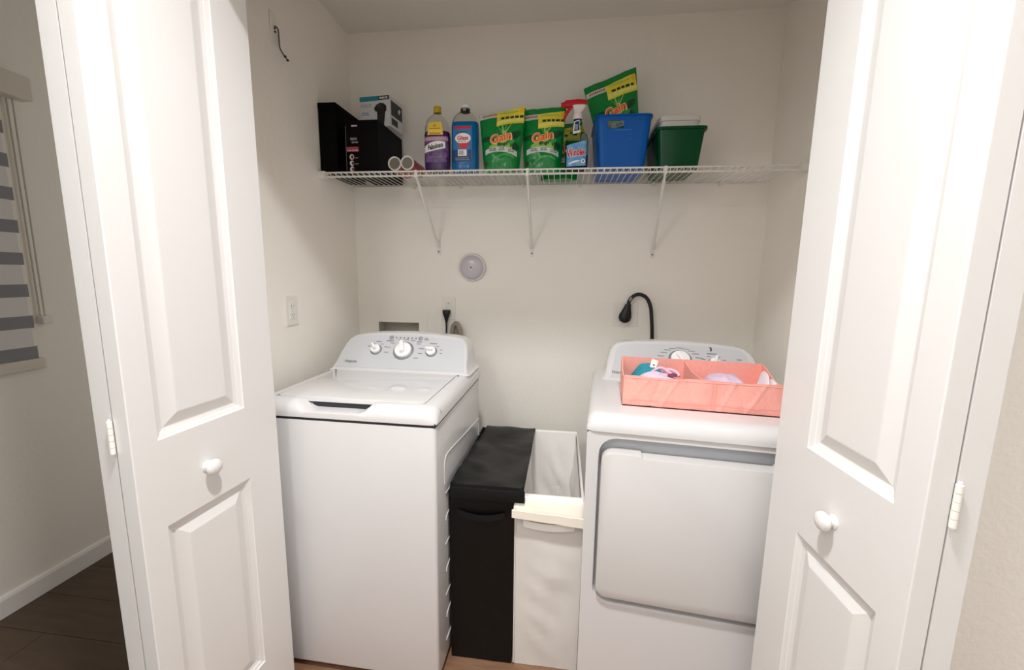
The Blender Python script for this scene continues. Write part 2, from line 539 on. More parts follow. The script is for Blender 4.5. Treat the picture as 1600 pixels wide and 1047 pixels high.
# ------------------------------------------------------------------ bifold doors
LEAF_H, LEAF_Z0 = 2.128, 0.012
def leaf_mesh(w, t, s_a, s_b, mirror=False):
    """face with two moulded panels at y=0 looking to -y, x from hinge edge (0) to w"""
    bm = NB()
    rows = [0.0, 0.19, 0.798, 1.008, 2.062, LEAF_H]
    cols = [0.0, s_a, s_b, w]
    V = {}
    for i, x in enumerate(cols):
        for j, z in enumerate(rows):
            V[i, j] = bm.verts.new((x, 0.0, z))
    rings = [(0.0, 0.0), (0.0015, 0.003), (0.010, 0.0065), (0.0115, 0.0095), (0.020, 0.0125), (0.022, 0.0125), (0.050, 0.0030), (0.053, 0.0026)]
    for i in range(3):
        for j in range(5):
            c = [V[i, j], V[i + 1, j], V[i + 1, j + 1], V[i, j + 1]]
            if i == 1 and j in (1, 3):
                x0, x1, z0, z1 = cols[1], cols[2], rows[j], rows[j + 1]
                prev = c
                for d, dep in rings[1:]:
                    cur = [bm.verts.new((x0 + d, dep, z0 + d)), bm.verts.new((x1 - d, dep, z0 + d)), bm.verts.new((x1 - d, dep, z1 - d)), bm.verts.new((x0 + d, dep, z1 - d))]
                    for q in range(4):
                        bm.faces.new((prev[q], prev[(q + 1) % 4], cur[(q + 1) % 4], cur[q]))
                    prev = cur
                bm.faces.new(prev)
            else:
                bm.faces.new(c)
    # back and edges
    def rim():
        out = [(x, 0) for x in range(4)] + [(3, j) for j in range(1, 6)] + [(i, 5) for i in (2, 1, 0)] + [(0, j) for j in (4, 3, 2, 1)]
        return out
    R = [V[k_] for k_ in rim()]
    B = [bm.verts.new((v.co.x, t, v.co.z)) for v in R]
    n = len(R)
    for q in range(n):
        bm.faces.new((R[q], R[(q + 1) % n], B[(q + 1) % n], B[q]))
    bm.faces.new(B[::-1])
    bmesh.ops.recalc_face_normals(bm, faces=bm.faces[:])
    es = [e for e in bm.edges if len(e.link_faces) == 2 and abs(e.calc_face_angle() - PI / 2) < 0.05 and (abs(e.verts[0].co.y) < 1e-6 and abs(e.verts[1].co.y) < 1e-6)
          and (all(v.co.x < 1e-6 for v in e.verts) or all(v.co.x > w - 1e-6 for v in e.verts) or all(v.co.z > LEAF_H - 1e-6 for v in e.verts))]
    bmesh.ops.bevel(bm, geom=es, offset=0.002, segments=2, profile=0.5, affect='EDGES')
    if mirror:
        bmesh.ops.scale(bm, vec=(-1, 1, 1), verts=bm.verts[:])
        bmesh.ops.reverse_faces(bm, faces=bm.faces[:])
    return bm
def knob_mesh():
    bm = NB()
    lathe(bm, [(0.0150, 0.0), (0.0150, -0.002), (0.0105, -0.004), (0.0100, -0.008), (0.0135, -0.0115), (0.0185, -0.0155), (0.0203, -0.0205), (0.0185, -0.0265), (0.0120, -0.0310), (0.003, -0.0325)], 28, 'y')
    return bm
def hinge_mesh():
    bm = NB()
    for k_ in range(5):
        lathe(bm, [(0.0025, -0.036 + k_ * 0.0145), (0.0050, -0.0355 + k_ * 0.0145), (0.0050, -0.0225 + k_ * 0.0145), (0.0025, -0.022 + k_ * 0.0145)], 12, 'z')
    lathe(bm, [(0.0022, -0.040), (0.0028, -0.039), (0.0028, 0.040), (0.0022, 0.041)], 8, 'z')
    return bm
def bifold(name, label, near, far, side, tA, tB, s_a, s_b, knob_s, knob_z, hinge_z):
    """near, far: ends of the leading leaf's visible face; side=-1: the other leaf lies to the left"""
    d = Vector((far[0] - near[0], far[1] - near[1], 0))
    w = d.length
    root = tag(empty(name, (near[0], near[1], LEAF_Z0)), label, kind='structure')
    ang = math.atan2(d.y, d.x)
    # leaf local: x along leaf from hinge edge, y = into thickness. left door: thickness goes to the left of the direction of travel
    if side < 0:
        a = empty_rot = ang
        A = obj('leading_leaf', leaf_mesh(w, tA, s_a, s_b), 'door_paint', root)
        A.rotation_euler = (0, 0, ang)
        Bf = obj('pivot_leaf', leaf_mesh(w, tB, s_a, s_b, True), 'door_paint', root)
        nrm = Vector((-math.sin(ang), math.cos(ang), 0))
        Bf.rotation_euler = (0, 0, ang + PI)
        Bf.location = nrm * (tA + 0.0045 + tB)
    else:
        A = obj('leading_leaf', leaf_mesh(w, tA, s_a, s_b, True), 'door_paint', root)
        A.rotation_euler = (0, 0, ang + PI)
        nrm = Vector((math.sin(ang), -math.cos(ang), 0))
        Bf = obj('pivot_leaf', leaf_mesh(w, tB, s_a, s_b), 'door_paint', root)
        Bf.rotation_euler = (0, 0, ang)
        Bf.location = nrm * (tA + 0.0045 + tB)
    kn = obj('knob', knob_mesh(), 'door_paint', A, True)
    kn.location = ((knob_s if side < 0 else -knob_s), 0.0, knob_z - LEAF_Z0)
    for hzv in (hinge_z, 0.28, 1.99):
        h = obj('hinge', hinge_mesh(), 'hinge_paint', root, True)
        h.location = nrm * (tA + 0.00225) + Vector((0, 0, hzv - LEAF_Z0)) + Vector((math.cos(ang), math.sin(ang), 0)) * (-0.006)
        h.rotation_euler = (0, 0, ang - PI / 2)
    return root
bifold('door_1', 'white two-panel bifold door folded open at the left of the closet', (-0.899, -1.338), (-0.873, -0.934), -1, 0.038, 0.048, 0.055, 0.290, 0.166, 0.906, 1.047)
bifold('door_2', 'white two-panel bifold door folded open at the right of the closet', (0.5805, -1.376), (0.563, -0.969), 1, 0.036, 0.042, 0.055, 0.290, 0.183, 0.904, 1.055)

# ------------------------------------------------------------------ wire shelf
SZ = 1.835
sh = thing('wire_shelf', 'white wire closet shelf carrying the bottles and bins', 'shelf', (0, 0, 0))
wb = tube(NB(), [(0, -0.008, SZ), (0, -0.297, SZ), (0, -0.303, SZ - 0.003), (0, -0.304, SZ - 0.021)], 0.0017, 6)
x0s, x1s = XL + 0.028, XR - 0.022
nW = 77
w0 = None
for i in range(nW):
    x = x0s + (x1s - x0s) * i / (nW - 1)
    if w0 is None:
        w0 = obj('wire', wb, 'wire_white', sh, True)
        w0.location = (x, 0, 0)
    else:
        twin(w0, sh, (x, 0, 0))
for y, z, r in ((-0.303, SZ - 0.003, 0.0036), (-0.304, SZ - 0.021, 0.0040), (-0.010, SZ - 0.004, 0.0030)):
    obj('rail', tube(NB(), [(x0s - 0.004, y, z), (x1s + 0.004, y, z)], r, 8), 'wire_white', sh, True)
for x in (XL, XR):
    s = 1 if x < 0 else -1
    bm = NB()
    box(bm, min(x, x + s * 0.034), max(x, x + s * 0.034), -0.318, -0.285, SZ - 0.028, SZ + 0.0012, 0.001)
    obj('end_bracket', bm, 'wire_white', sh)
for x in (-0.755, -0.515, -0.205, 0.06, 0.40, 0.70):
    bm = NB()
    box(bm, x - 0.006, x + 0.006, -0.016, 0.0, SZ - 0.016, SZ + 0.004, 0.002)
    lathe(bm, [(0.004, 0.0), (0.004, -0.006), (0.002, -0.007)], 10, 'y', (x, -0.012, SZ - 0.011))
    obj('wall_clip', bm, 'wire_white', sh)
for xt, xb, zb_ in ((-0.636, -0.633, 1.520), (-0.161, -0.159, 1.515), (0.387, 0.418, 1.513)):
    # brace: folded channel from the front rail to the wall, with a foot tab and a screw
    a, b = Vector((xt, -0.304, SZ - 0.021)), Vector((xb, -0.008, zb_ + 0.018))
    t = (b - a).normalized()
    s = Vector((1, 0, 0)) - t * t.x
    s.normalize()
    nrm = s.cross(t)
    bm = NB()
    secs = []
    for f, hw, dp in ((0, 0.0045, 0.007), (0.15, 0.0065, 0.008), (0.8, 0.0065, 0.008), (1.0, 0.0075, 0.002)):
        p = a.lerp(b, f)
        secs.append([p - s * hw, p - s * hw * 0.5 - nrm * dp, p + s * hw * 0.5 - nrm * dp, p + s * hw, p + s * hw * 0.4 - nrm * dp * 0.3, p - s * hw * 0.4 - nrm * dp * 0.3])
    loft(bm, secs)
    box(bm, xb - 0.009, xb + 0.009, -0.004, 0.0, zb_ - 0.022, zb_ + 0.022, 0.001)
    box(bm, xt - 0.006, xt + 0.006, -0.310, -0.299, SZ - 0.030, SZ + 0.001, 0.001)
    br = obj('brace', bm, 'wire_white', sh)
    obj('screw', lathe(NB(), [(0.0042, -0.004), (0.0042, -0.0055), (0.002, -0.0068)], 12, 'y', (xb, 0, zb_ - 0.006)), 'screw_steel', br)

# ------------------------------------------------------------------ appliances
def deck_mesh(hw, hd, notch, lid):
    """top deck: rounded rim, front hand scoop, recess for the lid. local front is -y"""
    zb, zt = 0.938, 0.989
    bm = NB()
    xs = [-hw, -hw + 0.004, -hw + 0.012, -hw + 0.022, -hw + 0.034]
    e0, e1 = lid[0], lid[1]
    xs += [e0 - 0.0005, e0] + [e0 + (e1 - e0) * i / 28 for i in range(1, 28)] + [e1, e1 + 0.0005]
    xs += [hw - 0.034, hw - 0.022, hw - 0.012, hw - 0.004, hw]
    def side(x):
        d = hw - abs(x)
        r = 0.034
        if d >= r: return 0.0
        return (1 - math.sqrt(max(0, 1 - (1 - d / r) ** 2)))
    rows = []
    for x in xs:
        sd = side(x)
        top = zt - 0.030 * sd
        inr = 0.022 * sd
        f = -hd + inr
        fr = [(-hd + inr * 0.6, zb), (-hd + inr * 0.6, zb + 0.010)]
        for k_ in range(1, 9):
            a = PI / 2 * k_ / 8
            fr.append((f + 0.042 * (1 - math.cos(a)), zb + 0.010 + (top - zb - 0.010) * math.sin(a)))
        nf = 0.0
        if notch:
            n0, n1 = notch
            if n0 < x < n1:
                m = min(x - n0, n1 - x) / 0.05
                m = max(0.0, min(1.0, m))
                nf = m * m * (3 - 2 * m)
        pr = []
        lidf = lid[2]
        P = fr + [(lidf - 0.001, top)]
        if nf > 0:
            Q = []
            for (yy, zz) in P:
                Q.append((yy, zz - nf * max(0, zz - (zb + 0.017 + 0.10 * max(0, 0.0))) * 0.93))
            P = Q
        inside = e0 - 1e-6 <= x <= e1 + 1e-6
        if inside:
            zin = zt - 0.016 if nf < 0.02 else min(zt - 0.016, P[-1][1])
            P = P + [(lidf, zin), (lidf + 0.10, zt - 0.016), (lid[3], zt - 0.016), (lid[3] + 0.0005, zt)]
        else:
            P = P + [(lidf, top), (lidf + 0.10, top), (lid[3], top), (lid[3] + 0.0005, top)]
        P = P + [(hd, top), (hd, zb)]
        rows.append([bm.verts.new((x, yy, zz)) for yy, zz in P])
    n = len(rows[0])
    for a, b in zip(rows, rows[1:]):
        for i in range(n):
            bm.faces.new((a[i], a[(i + 1) % n], b[(i + 1) % n], b[i]))
    bm.faces.new(rows[0]); bm.faces.new(rows[-1][::-1])
    return bm
SL = 0.954                                             # console face: run per rise
def cons_y(x, z): return 0.121 + (z - 0.988) * SL
def console_mesh(half, hd):
    L = [(half + 0.012, 0.986), (half, 0.994), (half - 0.008, 1.02), (half - 0.014, 1.06), (half - 0.022, 1.09), (half - 0.033, 1.108), (half - 0.052, 1.121), (half - 0.09, 1.128), (half - 0.17, 1.134), (0, 1.138)]
    poly = L + [(-x, z) for x, z in L[::-1][1:]]
    bm = NB()
    fr = [(x, cons_y(x, z), z) for x, z in poly]
    bk = [(x, max(hd + 0.008, cons_y(x, z) + 0.035), z) for x, z in poly]
    loft(bm, [fr, bk])
    bmesh.ops.recalc_face_normals(bm, faces=bm.faces[:])
    es = [e for e in bm.edges if all(abs(v.co.y - cons_y(v.co.x, v.co.z)) < 1e-5 for v in e.verts) and not all(v.co.z < 0.99 for v in e.verts)]
    bmesh.ops.bevel(bm, geom=es, offset=0.008, segments=3, profile=0.5, affect='EDGES')
    return bm
def cface(bm):
    """bring a mesh modelled on y=0 facing -y, x/z about the console point, onto the slope"""
    return bm
def on_console(o, x, z, proud=0.0):
    th = math.atan(SL)
    o.location = (x, cons_y(x, z) - math.cos(th) * proud, z + math.sin(th) * proud)
    o.rotation_euler = (-th, 0, 0)
def console_panel(half, root):
    L = [(half - 0.012, 0.999), (half - 0.020, 1.03), (half - 0.028, 1.07), (half - 0.036, 1.098), (half - 0.044, 1.108), (half - 0.06, 1.115), (half - 0.12, 1.121), (0, 1.126)]
    poly = L + [(-x, z) for x, z in L[::-1][1:]]
    bm = NB()
    bm.faces.new([bm.verts.new((x, cons_y(x, z) - 0.0010, z + 0.0010)) for x, z in poly])
    r = bmesh.ops.extrude_face_region(bm, geom=bm.faces[:])
    bmesh.ops.translate(bm, vec=(0, 0.003, -0.003), verts=[v for v in r['geom'] if isinstance(v, bmesh.types.BMVert)])
    return obj('control_panel', bm, 'console_grey', root)
def dial(root, x, z, r, turn):
    ring = obj('dial', lathe(NB(), [(r * 1.22, 0.0), (r * 1.22, -0.004), (r * 1.04, -0.006), (r * 1.0, -0.004)], 36, 'y'), 'dial_ring', root, True)
    on_console(ring, x, z, 0.001)
    k_ = obj('dial_face', lathe(NB(), [(r, 0.0), (r, -0.012), (r * 0.95, -0.016), (r * 0.88, -0.017)], 36, 'y'), 'dial_white', ring, True)
    gb = NB()
    prism_xz(gb, rrect(-r * 0.24, r * 0.24, -r * 0.55, r * 1.02, r * 0.2, 4), -0.016, -0.034)
    bmesh.ops.bevel(gb, geom=[e for e in gb.edges if all(v.co.y < -0.03 for v in e.verts)], offset=0.003, segments=2, profile=0.5, affect='EDGES')
    slide(gb, ry=turn)
    obj('grip', gb, 'dial_white', ring, True)
    return ring
def dashes(root, items, m='print_grey'):
    """small printed legends round the dials: too small to read"""
    bm = NB()
    for (x, z, w, h) in items:
        q = [(x - w / 2, z - h / 2), (x + w / 2, z - h / 2), (x + w / 2, z + h / 2), (x - w / 2, z + h / 2)]
        bm.faces.new([bm.verts.new((a, cons_y(a, b) - 0.0016, b + 0.0016)) for a, b in q])
    o = obj('printed_legend', bm, m, root)
    tag(o, kind='stuff')
    return o
def legend_marks(cx, cz, r, angs, w):
    return [(cx + r * math.sin(math.radians(a)) * 1.3, cz + r * math.cos(math.radians(a)) * 0.72, w, 0.0022) for a in angs]
def feet(root, hw, hd):
    f0 = obj('levelling_foot', lathe(NB(), [(0.02, 0.0), (0.02, 0.008), (0.008, 0.01), (0.008, 0.024)], 16), 'rubber_black', root, True)
    f0.location = (-hw + 0.05, -hd + 0.05, 0)
    for x, y in ((hw - 0.05, -hd + 0.05), (-hw + 0.05, hd - 0.05), (hw - 0.05, hd - 0.05)):
        twin(f0, root, (x, y, 0))

# washer ----------------------------------------------------------
WHW, WHD = 0.311, 0.312
wa = thing('washing_machine', 'white top-load washing machine with three white dials, left of the hampers', 'washing machine', (-0.684, -0.571, 0), -0.0135)
bm = bx(-WHW, WHW, -WHD, WHD, 0.022, 0.936, 0.012, 3)
cab = obj('cabinet', bm, 'appliance_white', wa, True)
obj('seam_shade', bx(-WHW + 0.001, WHW - 0.001, -WHD + 0.001, WHD - 0.001, 0.928, 0.942), 'slot_dark', wa)  # dark strip standing in for the shade in the deck seam
feet(wa, WHW, WHD)
# embossed stiffening ribs of the right side panel
def rib(parent, pts):
    bm = NB()
    tube(bm, spline([(WHW, a, b) for a, b in pts], 6), 0.0026, 8)
    o = obj('side_rib', bm, 'appliance_white', parent, True)
    return o
rib(wa, [(0.30, 0.742), (0.05, 0.768), (-0.17, 0.793), (-0.215, 0.786), (-0.226, 0.760), (-0.226, 0.70)])
rib(wa, [(0.335 - 0.03, 0.742), (0.306, 0.70), (0.304, 0.645), (0.28, 0.628), (0.05, 0.640), (-0.216, 0.660)])
for z_ in (0.468, 0.272, 0.092):
    rib(wa, [(0.30, z_ - 0.012), (0.0, z_ - 0.004), (-0.222, z_ + 0.006)])
    rib(wa, [(0.30, z_ + 0.110), (0.0, z_ + 0.112), (-0.19, z_ + 0.108), (-0.215, z_ + 0.092)])
lidr = (-0.262, 0.262, -0.264, 0.110)
dk = obj('top_deck', deck_mesh(WHW + 0.004, WHD + 0.004, (-0.165, 0.105), lidr), 'appliance_white', wa, True)
# lid
bm = NB()
prism = [(x, z) for x, z in rrect(lidr[0] + 0.0028, lidr[1] - 0.0028, lidr[2] + 0.001, lidr[3] - 0.002, 0.02, 5)]
loft(bm, [[(x, y, 0.9755) for x, y in prism], [(x, y, 0.991) for x, y in prism]])
bmesh.ops.recalc_face_normals(bm, faces=bm.faces[:])
bmesh.ops.bevel(bm, geom=[e for e in bm.edges if all(v.co.z > 0.99 for v in e.verts)], offset=0.003, segments=2, profile=0.5, affect='EDGES')
lidm = obj('lid', bm, 'lid_white', wa, True)
obj('lid_slot', bx(-0.130, 0.070, -0.2605, -0.255, 0.958, 0.9750), 'slot_dark', wa)
for s in (-1, 1):
    obj('lid_pin', lathe(NB(), [(0.004, 0.0), (0.004, 0.003), (0.001, 0.0035)], 12, 'z', (s * 0.268, 0.106, 0.989)), 'print_dark', wa, True)
obj('console', console_mesh(0.300, WHD), 'appliance_white', wa, True)
pan = console_panel(0.300, wa)
dial(wa, -0.126, 1.066, 0.0205, math.radians(-40))
dial(wa, 0.0, 1.066, 0.037, math.radians(-18))
dial(wa, 0.126, 1.066, 0.0205, math.radians(-80))
for x in (-0.073, 0.062):
    b = obj('push_button', lathe(NB(), [(0.010, 0.0), (0.010, -0.004), (0.007, -0.0055)], 18, 'y'), 'button_grey', wa, True)
    on_console(b, x, 1.1145, 0.001)
items = []
items += legend_marks(0, 1.066, 0.060, (-75, -50, -22, 0, 22, 50, 75, 100, 125, -100), 0.020)
items += legend_marks(-0.126, 1.066, 0.034, (-60, -25, 25, 60), 0.011)
items += legend_marks(0.126, 1.066, 0.034, (-65, 30, 70, 100), 0.011)
items += [(-0.126, 1.098, 0.024, 0.003), (0.126, 1.098, 0.032, 0.003), (-0.075, 1.102, 0.034, 0.003), (0.060, 1.102, 0.024, 0.003)]
items += [(0.088, 1.116, 0.014, 0.0025), (0.090, 1.111, 0.022, 0.0025)]
dashes(wa, items)
dashes(wa, [(-0.05 + 0.018 * i, 1.1150, 0.006, 0.006) for i in range(6)])
bm = text('Hotpoint', -0.222, 1.019, 0.054, lambda x, z: cons_y(x, z), 0.0017, bold=0.01)
slide(bm, (0, 0, 0.0012))
obj('brand_lettering', bm, 'print_dark', wa)

# dryer -----------------------------------------------------------
DHW, DHD = 0.343, 0.312
dr = thing('clothes_dryer', 'white front-load clothes dryer with a big square door, right of the hampers', 'dryer', (0.459, -0.567, 0), -math.radians(5.5))
RX, RZ0, RZ1 = 0.307, 0.360, 0.919
bm = NB()
# front skin with a rounded recess
outer = rrect(-DHW, DHW, 0.022, 0.936, 0.010, 6)
inner = rrect(-RX, RX, RZ0, RZ1, 0.055, 6)
fy = -DHD
Vo = [bm.verts.new((x, fy, z)) for x, z in outer]
Vi = [bm.verts.new((x, fy, z)) for x, z in inner]
Vm = [bm.verts.new((x * 0.992, fy + 0.005, RZ0 + 0.2795 + (z - RZ0 - 0.277) * 0.99)) for x, z in inner]
Vr = [bm.verts.new((x * 0.985, fy + 0.032, RZ0 + 0.2795 + (z - RZ0 - 0.277) * 0.985)) for x, z in inner]
Vb = [bm.verts.new((x, DHD, z)) for x, z in outer]
n = len(Vo)
for i in range(n):
    j = (i + 1) % n
    bm.faces.new((Vo[i], Vo[j], Vi[j], Vi[i]))
    bm.faces.new((Vi[i], Vi[j], Vm[j], Vm[i]))
    bm.faces.new((Vm[i], Vm[j], Vr[j], Vr[i]))
    bm.faces.new((Vo[j], Vo[i], Vb[i], Vb[j]))
bm.faces.new(Vr)
bm.faces.new(Vb[::-1])
cabd = obj('cabinet', bm, 'appliance_white', dr, True)
inn = rrect(-RX + 0.008, RX - 0.008, RZ0 + 0.007, RZ1 - 0.007, 0.05, 6)
bm = NB(); prism_xz(bm, inn, fy + 0.0275, fy + 0.0315)
obj('door_recess', bm, 'recess_grey', dr)
obj('seam_shade', bx(-DHW + 0.001, DHW - 0.001, -DHD + 0.001, DHD - 0.001, 0.929, 0.942), 'slot_dark', dr)  # seam shade under the dryer deck, built as a dark strip
feet(dr, DHW, DHD)
# door: slightly bowed slab with a stepped top edge (hand grip)
dpoly = []
for x, z in rrect(-0.297, 0.297, 0.398, 0.880, 0.034, 6):
    dpoly.append((x, z))
bm = NB()
secs = []
for y, inset in ((fy + 0.027, 0.0), (fy - 0.015, 0.0), (fy - 0.0185, 0.001), (fy - 0.020, 0.0035)):
    ring = []
    for x, z in dpoly:
        xx = x * (1 - inset / 0.297)
        zz = 0.642 + (z - 0.642) * (1 - inset / 0.244)
        if zz > 0.87 and abs(xx) < 0.20: zz -= 0.006
        ring.append((xx, y - 0.0015 * (1 - (xx / 0.3) ** 2), zz))
    secs.append(ring)
# add extra points along the top for the stepped grip
def dense(r):
    out = []
    m_ = len(r)
    for i in range(m_):
        a, b = Vector(r[i]), Vector(r[(i + 1) % m_])
        d_ = (b - a).length
        if abs(b.x - a.x) > 0.3:
            ts = [0.0]
            xs_ = [0.182, 0.178, 0.06, -0.06, -0.178, -0.182] if a.x > b.x else [-0.18, -0.06, 0.06, 0.18]
            out.append(tuple(a))
            for xx in xs_:
                t_ = (xx - a.x) / (b.x - a.x)
                p_ = a.lerp(b, t_)
                p_.y = (a.y + 0.0015 * (1 - (a.x / 0.3) ** 2)) - 0.0015 * (1 - (xx / 0.3) ** 2)
                if a.x > b.x and abs(xx) <= 0.18: p_.z -= 0.007
                out.append(tuple(p_))
        else:
            out.append(tuple(a))
    return out
loft(bm, [dense(s) for s in secs])
dd = obj('dryer_door', bm, 'appliance_panel', dr, True)
obj('top_deck', deck_mesh(DHW + 0.003, DHD + 0.006, None, (-0.24, 0.24, -0.20, 0.105)), 'appliance_white', dr, True)
obj('console', console_mesh(0.298, DHD), 'appliance_white', dr, True)
console_panel(0.284, dr)
dial(dr, 0.0, 1.071, 0.037, math.radians(150))
dial(dr, 0.127, 1.064, 0.0205, math.radians(15))
items = legend_marks(0, 1.071, 0.058, (-75, -55, -38, -20, 0, 20, 38, 55, 75), 0.026)
items += legend_marks(0.127, 1.066, 0.034, (-60, -25, 25, 60), 0.014) + [(0.122, 1.098, 0.036, 0.003), (0.22, 1.082, 0.018, 0.003)]
dashes(dr, items)
bm = text('Hotpoint', -0.240, 1.016, 0.050, cons_y, 0.0017, bold=0.01)
slide(bm, (0, 0, 0.0012))
obj('brand_lettering', bm, 'print_dark', dr)
bm = NB()
prism_xz(bm, [(-0.003, -0.010), (0.003, -0.010), (0.005, 0.004), (0.001, 0.011), (-0.005, 0.009), (-0.001, 0.004)], -0.0014, 0.0)
o = obj('start_symbol', bm, 'print_dark', dr)
on_console(o, 0.120, 1.114, 0.0016)

# ------------------------------------------------------------------ hampers
def cloth_box(hw, y0, y1, z1, wall, seed, bulge=0.006, bottom_in=0.004, k=16, rows=26):
    """open fabric box: outer and inner skins with a rim, slightly slack"""
    bm = NB()
    def ring(z, inset, amp):
        out = []
        segs = [((-hw, y0), (hw, y0)), ((hw, y0), (hw, y1)), ((hw, y1), (-hw, y1)), ((-hw, y1), (-hw, y0))]
        for si, (a, b) in enumerate(segs):
            nx_, ny_ = [(0, -1), (1, 0), (0, 1), (-1, 0)][si]
            for i in range(k):
                t = i / k
                x, y = a[0] + (b[0] - a[0]) * t, a[1] + (b[1] - a[1]) * t
                x -= math.copysign(inset, x) * (abs(x) / hw)
                cy_ = (y0 + y1) / 2
                y -= (y - cy_) / ((y1 - y0) / 2) * inset
                e = math.sin(PI * t)
                d = amp * e * (noise3(x * 7 + seed, y * 7, z * 5.0 + seed) + 0.6 * noise3(x * 17 + seed + z * 9, y * 17, z * 13.0 + seed))
                out.append((x + nx_ * d * 0.25, y + ny_ * d, z))
        return out
    secs = []
    for j in range(rows + 1):
        z = z1 * j / rows
        f = math.sin(PI * j / rows)
        secs.append(ring(z + 0.001, bottom_in * (1 - j / rows), bulge * (0.4 + f)))
    for j in range(rows, -1, -1):
        z = 0.012 + (z1 - 0.012) * j / rows
        secs.append(ring(z, wall + bottom_in * (1 - j / rows), bulge * 1.6 * math.sin(PI * j / rows)))
    loft(bm, secs)
    return bm
HY = -0.455
hb = thing('laundry_hamper', 'tall black fabric laundry hamper with its flap lid closed', 'hamper', (-0.2545, HY, 0))
obj('body', cloth_box(0.1155, -0.315, 0.295, 0.655, 0.006, 3.1), 'hamper_black', hb, True)
# lid: slack sheet with a front skirt
bm = NB()
NX, NY = 14, 30
def blid(u, v):
    # v 0 front skirt bottom .. 1 back
    x = -0.098 + 0.254 * u + (0.018 * v * (1 - 2 * u)) - 0.006
    x = -0.104 + (0.252) * u + v * (0.012 - 0.016 * u)
    return x
rows_ = []
for j in range(NY + 1):
    r_ = []
    for i in range(NX + 1):
        u = i / NX
        v = max(0.0, (j - 4) / (NY - 4))
        x = blid(u, v)
        if j < 4:
            y, z = -0.338, 0.655 + 0.042 * j / 4
        else:
            y = -0.336 + v * 0.626
            sag = 0.018 * math.sin(PI * min(1, v * 1.02)) * math.sin(PI * u) ** 0.8
            z = 0.698 - 0.030 * v - sag + 0.010 * noise3(x * 9, y * 6, 2.2) + 0.018 * abs(noise3(x * 16 + y * 7, y * 9, 5.1)) * math.sin(PI * v)
            if j == 4: z = 0.700
        r_.append(bm.verts.new((x, y, z)))
    rows_.append(r_)
for a, b in zip(rows_, rows_[1:]):
    for i in range(NX):
        bm.faces.new((a[i], a[i + 1], b[i + 1], b[i]))
ld = obj('lid_flap', bm, 'hamper_black', hb, True)
sm = ld.modifiers.new('thick', 'SOLIDIFY'); sm.thickness = 0.004; sm.offset = -1
bm = bx(-0.106, 0.151, -0.3415, -0.334, 0.648, 0.690, 0.003)
obj('lid_hem', bm, 'hamper_black_trim', hb, True)
for s in (-1, 1):
    obj('rim_rod', tube(NB(), [(s * 0.113, -0.315, 0.655), (s * 0.113, 0.293, 0.655)], 0.0045, 8), 'hamper_black_trim', hb, True)
def strap(root, m, x0, x1, zc, h, dip, y):
    bm = NB()
    up_, dn_ = [], []
    K = 14
    rws = []
    for i in range(K + 1):
        t = i / K
        x = x0 + (x1 - x0) * t
        z = zc - dip * math.sin(PI * t)
        yy = y - 0.008 * math.sin(PI * t) ** 0.7
        rws.append([(x, yy, z - h / 2), (x, yy - 0.003, z - h / 2), (x, yy - 0.003, z + h / 2), (x, yy, z + h / 2)])
    loft(bm, rws)
    return obj('handle_strap', bm, m, root, True)
strap(hb, 'hamper_black_trim', -0.082, 0.082, 0.585, 0.022, 0.012, -0.317)
hwh = thing('laundry_hamper', 'tall cream-white fabric laundry hamper standing open beside the dryer', 'hamper', (-0.0230, HY, 0))
obj('body', cloth_box(0.1145, -0.312, 0.290, 0.648, 0.006, 8.7, 0.012), 'hamper_white', hwh, True)
# inner liner, hanging slack inside
bm = NB()
secs = []
K = 18
for j in range(19):
    z = 0.652 - 0.52 * j / 18
    ins = 0.010 + 0.010 * j / 18
    ring = []
    hw_, a0, a1 = 0.1145 - ins, -0.312 + ins, 0.290 - ins
    for si, (p, q) in enumerate((((-hw_, a0), (hw_, a0)), ((hw_, a0), (hw_, a1)), ((hw_, a1), (-hw_, a1)), ((-hw_, a1), (-hw_, a0)))):
        nx_, ny_ = [(0, 1), (-1, 0), (0, -1), (1, 0)][si]
        for i in range(K):
            t = i / K
            x, y = p[0] + (q[0] - p[0]) * t, p[1] + (q[1] - p[1]) * t
            d = (0.040 * abs(noise3(x * 15 + z * 8, y * 8 - z * 6, 1.3 + z * 3)) + 0.003) * math.sin(PI * t) * min(1, j / 4)
            ring.append((x + nx_ * d, y + ny_ * d, z))
    secs.append(ring)
loft(bm, secs, False, True)
lin_ = obj('liner', bm, 'hamper_liner', hwh, True)
for yy, nm in ((-0.313, 'rim'), (0.291, 'rim')):
    obj(nm, bx(-0.115, 0.115, yy - (0.012 if yy < 0 else 0.008), yy + (0.020 if yy < 0 else 0.008), 0.632, 0.662, 0.0075, 4), 'hamper_liner', hwh, True)
for s in (-1, 1):
    obj('rim', bx(s * 0.114 - 0.004, s * 0.114 + 0.004, -0.31, 0.289, 0.64, 0.656, 0.003, 2), 'hamper_white', hwh, True)
